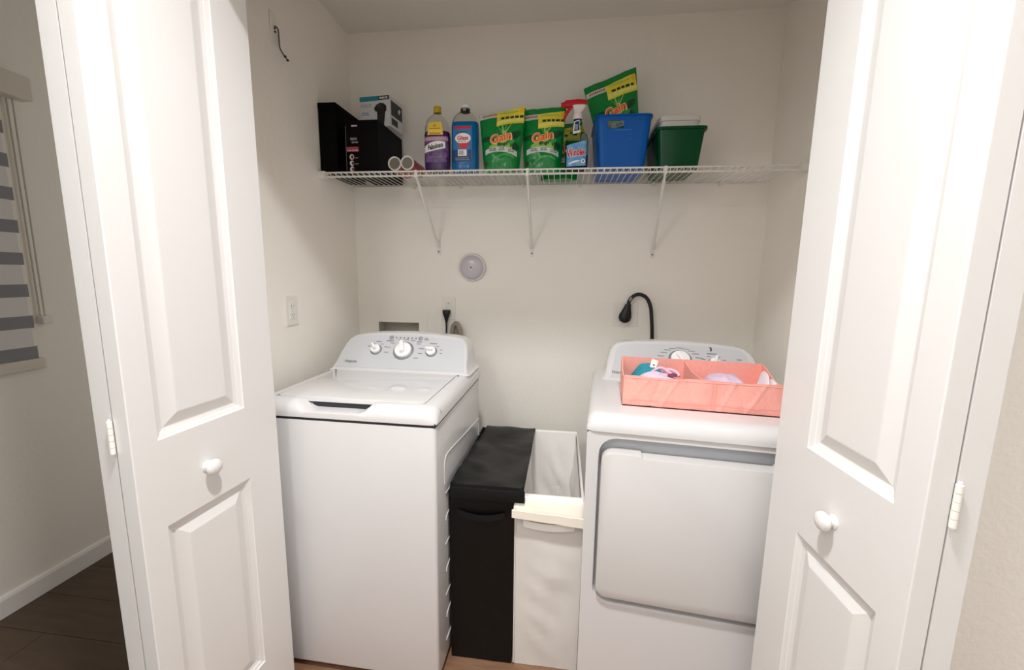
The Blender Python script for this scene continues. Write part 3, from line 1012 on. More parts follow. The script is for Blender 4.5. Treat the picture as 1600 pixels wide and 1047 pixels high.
# folded-back cream lid hanging over the front rim
bm = NB()
path = [(-0.322, 0.660), (-0.328, 0.655), (-0.333, 0.646), (-0.337, 0.636), (-0.340, 0.622), (-0.343, 0.610)]
rr = []
for i in range(13):
    u = i / 12
    x = -0.112 + 0.229 * u
    rr.append([bm.verts.new((x - (0.008 * k_ / 5 if u < 0.2 else 0), y + 0.003 * noise3(x * 22, z * 30, 3), z - 0.012 * u * (k_ / 5) + 0.003 * noise3(x * 15, y * 20, 7))) for k_, (y, z) in enumerate(path)])
for a, b in zip(rr, rr[1:]):
    for i in range(len(path) - 1):
        bm.faces.new((a[i], a[i + 1], b[i + 1], b[i]))
ff = obj('lid_flap', bm, 'hamper_cream', hwh, True)
sm = ff.modifiers.new('thick', 'SOLIDIFY'); sm.thickness = 0.003
bm = NB()
secs = []
for i in range(9):
    u = i / 8
    x = -0.122 + 0.242 * u
    zc_ = 0.618 - 0.014 * u + 0.002 * noise3(x * 20, 1, 4)
    h_ = 0.017 + 0.004 * u
    secs.append([(x, -0.345, zc_ - h_), (x, -0.351, zc_ - h_), (x, -0.351, zc_ + h_ * 0.55), (x, -0.345, zc_ + h_ * 0.55)])
loft(bm, secs)
bmesh.ops.recalc_face_normals(bm, faces=bm.faces[:])
obj('lid_hem', bm, 'hamper_cream', hwh)
strap(hwh, 'hamper_liner', -0.086, 0.088, 0.564, 0.026, 0.005, -0.316)
for s in (-1, 1):
    obj('corner_seam', tube(NB(), [(s * 0.1125, -0.3125, 0.01), (s * 0.1140, -0.3135, 0.64)], 0.0028, 6), 'hamper_white', hwh, True)

# ------------------------------------------------------------------ things on the walls
def plate(name, label, cat, loc, rz, w, h, m='plastic_white'):
    t = thing(name, label, cat, loc, rz)
    obj('cover_plate', bx(-w / 2, w / 2, -0.005, 0.0, -h / 2, h / 2, 0.002), m, t)
    return t
ol = plate('wall_outlet', 'white rectangular wall outlet with nothing plugged in, on the left wall', 'outlet', (XL, -0.546, 1.248), PI / 2, 0.073, 0.118)
obj('receptacle', bx(-0.0165, 0.0165, -0.0075, -0.004, -0.034, 0.034, 0.0015), 'plastic_white', ol)
bm = NB()
for zc_ in (-0.018, 0.018):
    box(bm, -0.008, -0.006, -0.0079, -0.007, zc_ - 0.004, zc_ + 0.005)
    box(bm, 0.006, 0.008, -0.0079, -0.007, zc_ - 0.003, zc_ + 0.004)
    lathe(bm, [(0.0022, -0.0070), (0.0022, -0.0079)], 10, 'y', (0, 0, zc_ - 0.009))
obj('slot', bm, 'print_grey', ol)
ow = plate('wall_outlet', 'white wall outlet behind the washer with a slim black plug in it', 'outlet', (-0.585, 0, 1.226), 0, 0.074, 0.120, 'painted_plate')
obj('receptacle', bx(-0.0165, 0.0165, -0.0075, -0.004, -0.034, 0.034, 0.0015), 'plastic_white', ow)
obj('slot', bx(-0.0025, 0.0025, -0.0080, -0.007, 0.022, 0.028), 'print_grey', ow)
od = plate('wall_outlet', 'white square dryer outlet plate on the back wall', 'outlet', (0.308, 0, 1.218), 0, 0.120, 0.120, 'painted_plate')
obj('receptacle', lathe(NB(), [(0.030, -0.004), (0.030, -0.008), (0.028, -0.0085)], 28, 'y'), 'plastic_white', od)
# washer plug and cord
pc = thing('power_cord', 'slim black washer power cord hanging from the back wall', 'power cord', (-0.590, 0, 1.215))
bm = NB()
loft(bm, [sup(0.0185, 0.014, 0.004, 3, 20, 0, -0.024), sup(0.0200, 0.016, 0.000, 3, 20, 0, -0.024), sup(0.0190, 0.016, -0.012, 3, 20, 0, -0.024), sup(0.0120, 0.012, -0.034, 2.5, 20, 0, -0.025), sup(0.0075, 0.0075, -0.050, 2, 20, 0, -0.026), sup(0.006, 0.006, -0.062, 2, 20, 0, -0.027)])
obj('plug', bm, 'cord_black', pc, True)
obj('cord', tube(NB(), spline([(0, -0.027, -0.058), (0.001, -0.03, -0.10), (0.002, -0.045, -0.20), (0.0, -0.06, -0.45), (-0.03, -0.10, -0.80)], 6), 0.0048, 10), 'cord_black', pc, True)
# dryer plug and cord
pd = thing('power_cord', 'thick black dryer power cord looping up from the square plate', 'power cord', (0.303, 0, 1.214))
bm = NB()
loft(bm, [sup(0.010 + 0.0, 0.010, -0.034, 2, 24, 0, -0.028), sup(0.024, 0.018, -0.026, 2.2, 24, 0, -0.027), sup(0.030, 0.020, -0.010, 2.2, 24, 0, -0.027), sup(0.0295, 0.020, 0.004, 2.2, 24, 0.001, -0.027), sup(0.022, 0.018, 0.026, 2.2, 24, 0.006, -0.028), sup(0.016, 0.014, 0.046, 2.2, 24, 0.010, -0.029), sup(0.0145, 0.013, 0.056, 2.2, 24, 0.012, -0.030)])
obj('plug', bm, 'cord_black', pd, True)
obj('cord', tube(NB(), spline([(0.012, -0.030, 0.050), (0.018, -0.032, 0.078), (0.040, -0.036, 0.100), (0.066, -0.040, 0.104), (0.094, -0.045, 0.088), (0.112, -0.050, 0.050), (0.120, -0.052, 0.0), (0.128, -0.055, -0.10), (0.135, -0.058, -0.30), (0.12, -0.06, -0.70)], 8), 0.0088, 14), 'cord_black', pd, True)
bm = tube(NB(), [(0.0165, -0.0325, 0.073), (0.027, -0.0345, 0.089)], 0.0093, 14)
obj('strain_ring', bm, 'screw_steel', pd, True)
# puck light
pl = thing('puck_light', 'round white stick-on puck light on the back wall', 'light', (-0.4585, 0, 1.436))
obj('base_ring', lathe(NB(), [(0.0695, 0.0), (0.0695, -0.013), (0.0675, -0.018), (0.062, -0.020)], 40, 'y'), 'puck_ring', pl, True)
obj('lens', lathe(NB(), [(0.0612, -0.016), (0.060, -0.022), (0.052, -0.029), (0.036, -0.0345), (0.018, -0.037), (0.002, -0.0375)], 40, 'y'), 'puck_lens', pl, True)
obj('lens_core', lathe(NB(), [(0.0150, -0.0350), (0.0146, -0.0385), (0.007, -0.0398)], 28, 'y'), 'puck_core', pl, True)
obj('sensor', lathe(NB(), [(0.0050, -0.0385), (0.0044, -0.0415), (0.001, -0.0423)], 16, 'y'), 'puck_sensor', pl, True)
# washer supply box
wbx = thing('washer_supply_box', 'recessed white plumbing box in the back wall behind the washer', 'plumbing box', (-0.8565, 0, 1.073))
bm = NB()
for a in ((-0.162, 0.158, 0.073, 0.117), (-0.162, 0.158, -0.117, -0.073), (-0.162, -0.1115, -0.073, 0.073), (0.1115, 0.158, -0.073, 0.073)):
    box(bm, a[0], a[1], -0.004, 0.0, a[2], a[3])
obj('frame', bm, 'wall_paint', wbx)
bm = NB()
for a in ((-0.1115, 0.1115, 0.078, 0.082, -0.073, 0.073), (-0.1115, -0.1095, 0.0, 0.078, -0.073, 0.073), (0.1095, 0.1115, 0.0, 0.078, -0.073, 0.073), (-0.1115, 0.1115, 0.0, 0.078, 0.071, 0.073), (-0.1115, 0.1115, 0.0, 0.078, -0.073, -0.071)):
    box(bm, *a)
obj('recess', bm, 'box_inside', wbx)
for x in (-0.05, 0.05):
    v_ = obj('valve', lathe(NB(), [(0.012, -0.07), (0.012, -0.045), (0.008, -0.043), (0.008, -0.03)], 14, 'z', (x, 0.045, 0)), 'screw_steel', wbx, True)
# braided hose behind the washer
hs = thing('supply_hose', 'braided steel supply hose arching up behind the washer', 'hose', (-0.535, -0.04, 0.80))
obj('braided_hose', tube(NB(), spline([(-0.025, 0, 0.0), (-0.024, 0, 0.22), (-0.018, 0, 0.32), (0.0, 0, 0.352), (0.018, -0.004, 0.325), (0.028, -0.01, 0.27), (0.036, -0.02, 0.15), (0.04, -0.03, 0.0)], 8), 0.0135, 14), 'braided_steel', hs, True)
# little latch on the left wall, up near the ceiling
hk = thing('wall_hook', 'small painted wall bracket with a bent wire hook, high on the left wall', 'hook', (XL, -0.545, 2.255), PI / 2)
obj('mounting_plate', bx(-0.020, 0.014, -0.006, 0.0, -0.035, 0.075, 0.003), 'painted_plate', hk)
bm = NB()
tube(bm, spline([(0.0, -0.006, 0.03), (0.0, -0.018, 0.02), (0.0, -0.020, 0.0), (0.001, -0.020, -0.03), (0.002, -0.021, -0.045), (0.014, -0.026, -0.062), (0.034, -0.03, -0.072)], 6), 0.0028, 8)
obj('wire_hook', bm, 'hook_wire', hk, True)
for k_, (x, z_) in enumerate(((0.018, -0.0645), (0.031, -0.071))):
    obj('dark_tip', lathe(NB(), [(0.001, -0.004), (0.0045, -0.002), (0.0045, 0.002), (0.001, 0.004)], 10, 'x', (x, -0.028, z_)), 'beads_dark', hk, True)
for z_ in (0.022, 0.010):
    obj('dark_tip', lathe(NB(), [(0.0035, -0.006), (0.0035, -0.0085), (0.001, -0.009)], 10, 'y', (0.0, 0, z_)), 'beads_dark', hk, True)

# ------------------------------------------------------------------ things on the shelf
ZS = SZ + 0.0017
# black plain carton at the far left
t = thing('storage_carton', 'plain black carton at the left end of the shelf', 'box', (-1.034, -0.165, ZS))
obj('carton_body', bx(-0.040, 0.040, -0.128, 0.128, 0.0, 0.284, 0.002), 'black_card', t)
obj('carton_lid', bx(-0.041, 0.041, -0.129, 0.129, 0.262, 0.286, 0.002), 'black_card', t)
# hair dryer carton
t = thing('hair_dryer_box', 'black hair dryer carton with a red title band and round pictures', 'box', (-0.881, -0.158, ZS))
obj('carton_body', bx(-0.074, 0.074, -0.132, 0.135, 0.0, 0.212, 0.0015), 'black_box', t)
fb = lambda x, z: -0.132
obj('title_band', patch(-0.071, -0.014, 0.083, 0.104, fb, 0.0008, 1, 1), 'band_red', t)
obj('lettering', text('HAIR DRYER', -0.0425, 0.089, 0.050, fb, 0.0014, bold=0.02), 'print_white', t)
obj('lettering', scribble(-0.068, -0.018, [0.0985], 0.003, fb, 0.0014, 4, 0.003, 0.007, 0.0015), 'print_soft_white', t)
obj('lettering', scribble(-0.045, -0.016, [0.189], 0.006, fb, 0.0012, 6, 0.004, 0.007, 0.001), 'print_white', t)
bm = scribble(-0.052, -0.022, [0.136], 0.010, fb, 0.0012, 8, 0.003, 0.006, 0.002)
merge(bm, scribble(-0.046, -0.016, [0.122], 0.007, fb, 0.0012, 9, 0.003, 0.006, 0.002))
obj('lettering', bm, 'print_soft_white', t)
obj('edge_line', patch(-0.0735, -0.0722, 0.004, 0.19, fb, 0.0008, 1, 1), 'print_soft_white', t)
for k_, z_ in enumerate((0.062, 0.036, 0.011)):
    obj('round_picture', disc(-0.048, z_, 0.0105, 0.0115, fb, 0.0008), 'print_white', t)
    obj('picture_detail', disc(-0.046 if k_ == 0 else -0.043, z_, 0.0065, 0.0075, fb, 0.0013), 'rose_dark' if k_ == 0 else 'brown_hair', t)
obj('lettering', scribble(-0.033, -0.018, [0.058, 0.033], 0.003, fb, 0.0012, 3, 0.003, 0.006, 0.001), 'print_soft_white', t)
# white and teal carton on top of it
t = thing('massager_box', 'white and teal carton picturing a black gadget, on the black hair dryer carton', 'box', (-0.852, -0.145, ZS + 0.212), -0.10)
obj('carton_body', bx(-0.073, 0.073, -0.060, 0.060, 0.0, 0.128, 0.001), 'carton_white', t)
fb = lambda x, z: -0.060
obj('title_band', patch(-0.073, 0.020, 0.108, 0.128, fb, 0.0006, 1, 1), 'teal_print', t)
obj('title_band', patch(0.020, 0.072, 0.110, 0.127, fb, 0.0008, 1, 1), 'black_print', t)
obj('lettering', scribble(0.025, 0.068, [0.1185], 0.009, fb, 0.0014, 2, 0.004, 0.008, 0.002), 'print_white', t)
bm = NB()
gp = [(0.012, 0.0), (0.044, 0.002), (0.052, 0.06), (0.058, 0.066), (0.058, 0.084), (0.046, 0.095), (0.026, 0.098), (0.010, 0.092), (-0.002, 0.078), (0.002, 0.066), (0.012, 0.062)]
prism_xz(bm, gp, -0.0612, -0.0605)
obj('picture', bm, 'black_print', t)
obj('picture_detail', disc(0.024, 0.086, 0.012, 0.007, fb, 0.002), 'charcoal_print', t)
obj('lettering', scribble(-0.066, -0.028, [0.060, 0.052], 0.004, fb, 0.001, 5, 0.004, 0.008, 0.002), 'violet_print', t)
obj('lettering', scribble(-0.066, -0.012, [0.094, 0.086], 0.003, fb, 0.001, 7, 0.006, 0.014, 0.002), 'print_soft_white', t)
bm = NB()
def sidepatch(y0_, y1_, z0_, z1_):
    return [bm.verts.new((0.0738, y, z)) for y, z in ((y0_, z0_), (y1_, z0_), (y1_, z1_), (y0_, z1_))]
bm.faces.new(sidepatch(-0.048, 0.052, 0.050, 0.112))
bm.faces.new(sidepatch(-0.046, 0.010, 0.012, 0.040))
obj('side_picture', bm, 'charcoal_print', t)
bm = NB()
bm.faces.new([bm.verts.new((0.0742, y, z)) for y, z in ((0.012, 0.085), (0.024, 0.072), (0.038, 0.094), (0.026, 0.098))])
obj('side_picture', bm, 'print_white', t)
bm = bx(-0.073, 0.0, 0.0, 0.002, 0.0, 0.030)
slide(bm, (0, 0.058, 0.127), rx=-0.35)
obj('open_flap', bm, 'carton_kraft', t)
# cans lying on their sides
def can(x, y, label):
    t = thing('spray_can', label, 'can', (x, y, ZS + 0.0295), 0, 'cans lying on the shelf')
    obj('can_body', lathe(NB(), [(0.020, 0.0), (0.0275, 0.002), (0.0275, 0.150), (0.022, 0.165), (0.015, 0.172), (0.006, 0.174)], 32, 'y', (0, 0.002, 0)), 'can_red', t, True)
    obj('rim', lathe(NB(), [(0.0225, 0.004), (0.0235, -0.001), (0.026, -0.004), (0.0288, -0.002), (0.0292, 0.004), (0.028, 0.008)], 32, 'y'), 'can_rim', t, True)
    obj('can_base', lathe(NB(), [(0.0232, 0.001), (0.018, 0.0045), (0.010, 0.006), (0.002, 0.0065)], 32, 'y'), 'can_bottom', t, True)
    obj('can_base', lathe(NB(), [(0.004, 0.005), (0.004, 0.0035), (0.001, 0.003)], 12, 'y'), 'charcoal_print', t, True)
    return t
can(-0.733, -0.298, 'red can lying with its white-rimmed base forward, against the black carton')
can(-0.674, -0.305, 'red can lying with its white-rimmed base forward, on the right of the pair')

# bottles ----------------------------------------------------------
class Bottle:
    def __init__(s, prof, n=3.2, k=44): s.p, s.n, s.k = prof, n, k
    def at(s, z):
        P = s.p
        if z <= P[0][0]: return P[0][1:]
        for a, b in zip(P, P[1:]):
            if a[0] <= z <= b[0]:
                t = (z - a[0]) / max(1e-9, b[0] - a[0])
                return a[1] + (b[1] - a[1]) * t, a[2] + (b[2] - a[2]) * t
        return P[-1][1:]
    def front(s, x, z):
        hw, hd = s.at(z)
        q = min(0.999, abs(x) / hw)
        return -hd * (1 - q ** s.n) ** (1 / s.n)
    def mesh(s, z0=None, z1=None, grow=0.0):
        z0 = s.p[0][0] if z0 is None else z0
        z1 = s.p[-1][0] if z1 is None else z1
        zs = sorted({z0, z1} | {p[0] for p in s.p if z0 < p[0] < z1})
        return loft(NB(), [sup(s.at(z)[0] + grow, s.at(z)[1] + grow, z, s.n, s.k) for z in zs])
# purple cleaner
B1 = Bottle([(0.0, 0.045, 0.028), (0.004, 0.0515, 0.033), (0.012, 0.054, 0.035), (0.06, 0.0555, 0.036), (0.150, 0.0555, 0.036), (0.163, 0.0535, 0.0345), (0.172, 0.0535, 0.0345), (0.190, 0.052, 0.034), (0.208, 0.047, 0.032), (0.222, 0.038, 0.028), (0.234, 0.025, 0.021), (0.241, 0.0165, 0.0165), (0.246, 0.0145, 0.0145), (0.250, 0.0145, 0.0145)])
t = thing('cleaner_bottle', 'purple floor cleaner bottle with a yellow cap and yellow neck label', 'bottle', (-0.5605, -0.235, ZS))
obj('bottle', B1.mesh(0.0, 0.150), 'purple_liquid', t, True)
obj('clear_shoulder', B1.mesh(0.150, 0.250), 'clear_plastic', t, True)
obj('purple_fill', B1.mesh(0.150, 0.166, 0.0004), 'purple_liquid', t, True)
obj('cap', lathe(NB(), [(0.0155, 0.246), (0.0165, 0.247), (0.0165, 0.270), (0.0150, 0.2735), (0.010, 0.274)], 28), 'yellow_cap', t, True)
obj('front_label', patch(-0.053, 0.053, 0.012, 0.146, B1.front, 0.0010, 16, 10), 'purple_label', t)
obj('label_band', patch(-0.052, 0.052, 0.127, 0.141, B1.front, 0.0016, 14, 2), 'pink_band', t)
obj('label_band', patch(-0.052, 0.052, 0.012, 0.040, B1.front, 0.0015, 14, 4), 'purple_dark', t)
obj('neck_label', patch(-0.038, 0.036, 0.150, 0.201, B1.front, 0.0012, 10, 8, lambda u, v: ((-0.036 + 0.070 * u) * (1.0 - 0.22 * v), 0.150 + 0.052 * v)), 'yellow_label', t)
obj('lettering', text('2X', -0.002, 0.187, 0.013, B1.front, 0.0020, bold=0.02), 'ink_black', t)
obj('lettering', scribble(-0.024, 0.024, [0.176, 0.156], 0.003, B1.front, 0.0020, 3, 0.003, 0.008, 0.002), 'band_red', t)
sw = lambda u, v: (-0.051 + 0.093 * u, 0.078 + 0.018 * u + v * (0.026 + 0.010 * math.sin(PI * u)))
obj('logo_banner', patch(0, 0, 0, 0, B1.front, 0.0018, 14, 4, sw), 'white_print', t)
obj('lettering', text('Fabuloso', 0.000, 0.1042, 0.068, B1.front, 0.0027, rot=0.20, height=0.021, bold=0.035, shear=0.15), 'ink_black', t)
obj('lettering', scribble(-0.030, 0.030, [0.060], 0.003, B1.front, 0.0018, 9, 0.004, 0.01, 0.002), 'print_soft_white', t)
# blue glass cleaner
B2 = Bottle([(0.0, 0.050, 0.028), (0.004, 0.056, 0.033), (0.014, 0.058, 0.035), (0.07, 0.0585, 0.035), (0.10, 0.0575, 0.035), (0.150, 0.0575, 0.035), (0.185, 0.0575, 0.035), (0.205, 0.0555, 0.034), (0.222, 0.049, 0.031), (0.236, 0.038, 0.026), (0.245, 0.024, 0.021), (0.250, 0.0195, 0.0195), (0.256, 0.0195, 0.0195)], 3.6)
t = thing('cleaner_bottle', 'blue glass cleaner refill bottle with a white cap', 'bottle', (-0.4375, -0.235, ZS))
obj('bottle', B2.mesh(0.0, 0.201), 'blue_liquid', t, True)
obj('clear_shoulder', B2.mesh(0.201, 0.256), 'clear_plastic', t, True)
obj('cap_collar', lathe(NB(), [(0.0195, 0.245), (0.0205, 0.246), (0.0205, 0.262), (0.0195, 0.263)], 28), 'grey_cap', t, True)
obj('cap', lathe(NB(), [(0.0205, 0.262), (0.0212, 0.263), (0.0205, 0.274), (0.016, 0.2775), (0.008, 0.278)], 28), 'white_cap', t, True)
obj('front_label', patch(-0.046, 0.036, 0.050, 0.184, B2.front, 0.0010, 12, 10, lambda u, v: ((-0.047 + 0.083 * u), 0.050 + 0.134 * v - 0.006 * math.sin(PI * u) * (1 - v))), 'blue_label', t)
obj('title_band', patch(-0.042, 0.032, 0.171, 0.181, B2.front, 0.0016, 8, 2), 'red_print', t)
obj('lettering', scribble(-0.030, 0.025, [0.158], 0.005, B2.front, 0.0016, 6, 0.006, 0.012, 0.003), 'navy_print', t)
obj('logo_oval', disc(-0.003, 0.133, 0.034, 0.021, B2.front, 0.0016), 'white_print', t)
obj('lettering', text('Glass', -0.003, 0.135, 0.048, B2.front, 0.0024, bold=0.03), 'red_print', t)
obj('lettering', scribble(-0.024, 0.018, [0.121], 0.003, B2.front, 0.0024, 12, 0.006, 0.012, 0.003), 'print_soft_white', t)
obj('red_swoosh', patch(0, 0, 0, 0, B2.front, 0.0017, 10, 2, lambda u, v: (-0.026 + 0.052 * u, 0.110 - 0.020 * math.sin(PI * u) * (1 - v) + 0.004 * v)), 'red_print', t)
obj('dark_panel', patch(-0.048, 0.033, 0.040, 0.088, B2.front, 0.0015, 10, 5), 'navy_print', t)
obj('barcode_panel', patch(-0.024, 0.014, 0.062, 0.088, B2.front, 0.0021, 6, 3), 'white_print', t)
bm = NB()
for k_ in range(7):
    merge(bm, patch(-0.019 + 0.003 * k_, -0.0178 + 0.003 * k_, 0.066, 0.084, B2.front, 0.0027, 1, 1))
obj('barcode', bm, 'ink_black', t)
obj('lettering', scribble(-0.036, 0.026, [0.054, 0.047], 0.003, B2.front, 0.0021, 14, 0.004, 0.012, 0.002), 'print_soft_white', t)
obj('lettering', scribble(-0.020, 0.034, [0.020], 0.012, B2.front, 0.0016, 15, 0.006, 0.014, 0.006), 'bin_blue_mark', t)

# detergent pouches --------------------------------------------------
class Pouch:
    def __init__(s, w0, w1, h, thick, seed, skew=0.0): s.w0, s.w1, s.h, s.t, s.seed, s.skew = w0, w1, h, thick, seed, skew
    def hw(s, z): return (s.w0 + (s.w1 - s.w0) * z / s.h) / 2
    def half(s, u, z):
        v = z / s.h
        g = min(1.0, max(0.0, 1 - v) / 0.62) ** 0.8 * (0.86 + 0.14 * min(1, v / 0.12))
        e = max(0.0, 1 - abs(u) ** 2.6) ** 0.75
        return 0.0018 + s.t / 2 * g * e
    def wr(s, x, z):
        return 0.0075 * noise3(x * 20 + s.seed, z * 15, s.seed) + 0.003 * noise3(x * 55, z * 48 + s.seed, 3)
    def front(s, x, z):
        hw = s.hw(z)
        u = max(-1, min(1, x / hw))
        return -s.half(u, z) + s.wr(x, z) * (1 - abs(u) ** 4)
    def mesh(s, nx=26, nz=30):
        bm = NB()
        F, Bk = [], []
        for j in range(nz + 1):
            z = s.h * j / nz
            rf, rb = [], []
            for i in range(nx + 1):
                u = -1 + 2 * i / nx
                x = u * s.hw(z)
                if 0 < i < nx:
                    rf.append(bm.verts.new((x, s.front(x, z), z)))
                    rb.append(bm.verts.new((x, s.half(u, z) + s.wr(x + 3, z), z)))
                else:
                    v = bm.verts.new((x, 0, z))
                    rf.append(v); rb.append(v)
            F.append(rf); Bk.append(rb)
        for j in range(nz):
            for i in range(nx):
                bm.faces.new((F[j][i], F[j][i + 1], F[j + 1][i + 1], F[j + 1][i]))
                bm.faces.new((Bk[j][i + 1], Bk[j][i], Bk[j + 1][i], Bk[j + 1][i + 1]))
        for R_ in (0, nz):
            for i in range(nx):
                q = [F[R_][i], F[R_][i + 1], Bk[R_][i + 1], Bk[R_][i]]
                q2 = []
                for v in q:
                    if v not in q2: q2.append(v)
                if len(q2) > 2: bm.faces.new(q2)
        return bm
def gain_pouch(label, loc, rot, w0, w1, h, thick, seed, folded=False, full=True, slant=0.0):
    P = Pouch(w0, w1, h, thick, seed)
    t = thing('detergent_pouch', label, 'pouch', loc, 0, 'green detergent pouches')
    t.rotation_euler = rot
    obj('pouch_body', P.mesh(), 'bag_green', t, True)
    f = P.front
    top = h if folded else h * 0.905          # top edge of the print
    W = (w0 + w1) / 4
    def px(u): return u * P.hw(0.8 * h) * 0.985
    # silver strip with small red lettering, yellow label at its right
    obj('silver_strip', patch(0, 0, 0, 0, f, 0.0012, 12, 3, lambda u, v: ((-1 + 1.35 * u) * P.hw(top - .02) * 0.985, top - 0.024 + 0.022 * v)), 'bag_silver', t)
    obj('lettering', scribble(-0.86 * P.hw(top), -0.2 * P.hw(top), [top - 0.012], 0.009, f, 0.0020, int(seed * 10) + 1, 0.004, 0.009, 0.002), 'bag_red_text', t)
    lx = lambda u: (-0.22 + 1.20 * u) * P.hw(top - 0.03) * 0.985
    obj('yellow_label', patch(0, 0, 0, 0, f, 0.0022, 12, 6, lambda u, v: (lx(u), top - 0.066 + 0.008 * u + 0.064 * v)), 'bag_yellow', t)
    obj('yellow_label', patch(0, 0, 0, 0, f, 0.0028, 10, 3, lambda u, v: (lx(0.02 + 0.96 * u), top - 0.058 + 0.008 * u + 0.014 * v)), 'bag_lemon', t)
    obj('gold_seal', disc(lx(0.93), top - 0.009, 0.010, 0.009, f, 0.0032), 'bag_gold', t)
    obj('lettering', scribble(lx(0.16), lx(0.98), [top - 0.033], 0.010, f, 0.0036, int(seed * 10) + 3, 0.012, 0.018, 0.005), 'bag_ink', t)
    obj('lettering', scribble(lx(0.10), lx(0.80), [top - 0.010], 0.005, f, 0.0030, int(seed * 10) + 5, 0.008, 0.016, 0.002), 'bag_light_green', t)
    # darker leaves and pale rays behind the logo
    gz = h * 0.515
    for (cx, cz, rx, rz, rr_) in ((-0.060, gz + 0.002, 0.030, 0.012, -0.1), (0.062, gz + 0.010, 0.030, 0.014, 0.5), (0.060, gz - 0.030, 0.026, 0.014, -0.6)):
        obj('printed_leaf', disc(cx * W / 0.098 , cz, rx, rz, f, 0.0010, rot=rr_), 'bag_dark_green', t)
    for k_, a in enumerate((118, 98, 78, 60)):
        ca, sa = math.cos(math.radians(a)), math.sin(math.radians(a))
        obj('printed_ray', patch(0, 0, 0, 0, f, 0.0016, 2, 6, lambda u, v, ca=ca, sa=sa: (0.012 + ca * v * 0.060 + (u - 0.5) * 0.010 * (1 - v * 0.6) * sa, gz + 0.012 + sa * v * 0.062 * 0.8)), 'bag_light_green' if k_ % 2 else 'bag_mid_green', t)
    obj('printed_fan', patch(0, 0, 0, 0, f, 0.0013, 10, 4, lambda u, v: (-0.048 + 0.096 * u, gz - 0.052 + v * (0.020 + 0.024 * math.sin(PI * u)))), 'bag_light_green', t)
    obj('printed_leaf', disc(0.045, gz - 0.018, 0.013, 0.010, f, 0.0020, rot=0.6), 'bag_mid_green', t)
    obj('logo_outline', text('Gain', 0.000, gz + 0.004, 0.094, f, 0.0026, rot=0.17, height=0.042, bold=0.062, shear=0.12), 'bag_cream', t)
    obj('logo_lettering', text('Gain', 0.000, gz + 0.004, 0.086, f, 0.0034, rot=0.17, height=0.036, bold=0.026, shear=0.12), 'bag_orange', t)
    obj('lettering', text('flings', 0.008, gz - 0.026, 0.044, f, 0.0028, rot=0.10, bold=0.03, shear=0.2), 'bag_dark_green', t)
    # curved silver banner with three short blocks of print
    bz = h * 0.275
    obj('silver_banner', patch(0, 0, 0, 0, f, 0.0020, 16, 3, lambda u, v: ((-0.80 + 1.62 * u) * P.hw(bz), bz - 0.004 + 0.022 * math.sin(PI * (0.15 + 0.75 * u)) - 0.008 * u + 0.021 * v - 0.012)), 'bag_silver', t)
    bm = NB()
    for k_ in range(3):
        u = 0.14 + 0.30 * k_
        zc_ = bz + 0.022 * math.sin(PI * (0.15 + 0.75 * (u + 0.08))) - 0.008 * u - 0.005
        xa = (-0.80 + 1.62 * u) * P.hw(bz)
        merge(bm, scribble(xa, xa + 0.030, [zc_ + 0.004, zc_ - 0.003], 0.0045, f, 0.0030, int(seed * 10) + 7 + k_, 0.008, 0.014, 0.002))
    obj('lettering', bm, 'print_grey', t)
    obj('bottom_wave', patch(0, 0, 0, 0, f, 0.0014, 14, 3, lambda u, v: ((-0.35 + 1.05 * u) * P.hw(0.05), 0.040 + 0.018 * math.sin(PI * u * 0.9) + (v - 0.5) * 0.010)), 'bag_mid_green', t)
    obj('round_seal', disc(-0.76 * P.hw(bz), bz - 0.040, 0.008, 0.009, f, 0.0018), 'rose_dark', t)
    for ch in t.children:                        # the top edge runs uphill
        for v in ch.data.vertices: v.co.z += slant * v.co.x * max(0.0, v.co.z / h)
    return t
gain_pouch('green detergent pouch with its top folded, next to the blue bottle', (-0.277, -0.248, ZS + 0.001), (-0.04, 0.0, 0), 0.150, 0.198, 0.243, 0.078, 1.3, folded=True, slant=0.12)
gain_pouch('green detergent pouch standing upright at the middle of the shelf', (-0.106, -0.214, ZS + 0.001), (-0.04, -0.0, 0), 0.156, 0.192, 0.264, 0.078, 2.7, slant=0.05)
gain_pouch('green detergent pouch half hidden behind the clear spray bottle', (-0.035, -0.075, ZS + 0.001), (-0.02, 0.0, 0), 0.165, 0.19, 0.246, 0.065, 4.9)
# spray bottle
B3 = Bottle([(0.0, 0.038, 0.022), (0.004, 0.044, 0.027), (0.012, 0.0465, 0.029), (0.05, 0.047, 0.030), (0.115, 0.0465, 0.030), (0.135, 0.043, 0.0285), (0.150, 0.033, 0.025), (0.168, 0.023, 0.020), (0.190, 0.018, 0.017), (0.205, 0.0155, 0.0155), (0.212, 0.0145, 0.0145)], 3.2)
t = thing('spray_bottle', 'clear glass-cleaner spray bottle with a red and white trigger head', 'bottle', (0.0375, -0.240, ZS))
obj('bottle', B3.mesh(), 'clear_blue_plastic', t, True)
obj('liquid', B3.mesh(0.004, 0.062, -0.003), 'spray_liquid', t, True)
obj('front_label', patch(0, 0, 0, 0, B3.front, 0.0010, 12, 8, lambda u, v: (-0.041 + 0.080 * u, 0.012 + 0.004 * u + v * (0.084 + 0.014 * u))), 'label_blue', t)
obj('label_swoosh', patch(0, 0, 0, 0, B3.front, 0.0016, 10, 2, lambda u, v: (-0.036 + 0.055 * u, 0.020 + 0.014 * u + 0.008 * v * math.sin(PI * u))), 'white_print', t)
obj('logo_outline', text('Windex', -0.003, 0.068, 0.080, B3.front, 0.0018, rot=0.12, height=0.036, bold=0.06, shear=0.1), 'white_print', t)
obj('logo_lettering', text('Windex', -0.003, 0.068, 0.075, B3.front, 0.0026, rot=0.12, height=0.031, bold=0.03, shear=0.1), 'red_print', t)
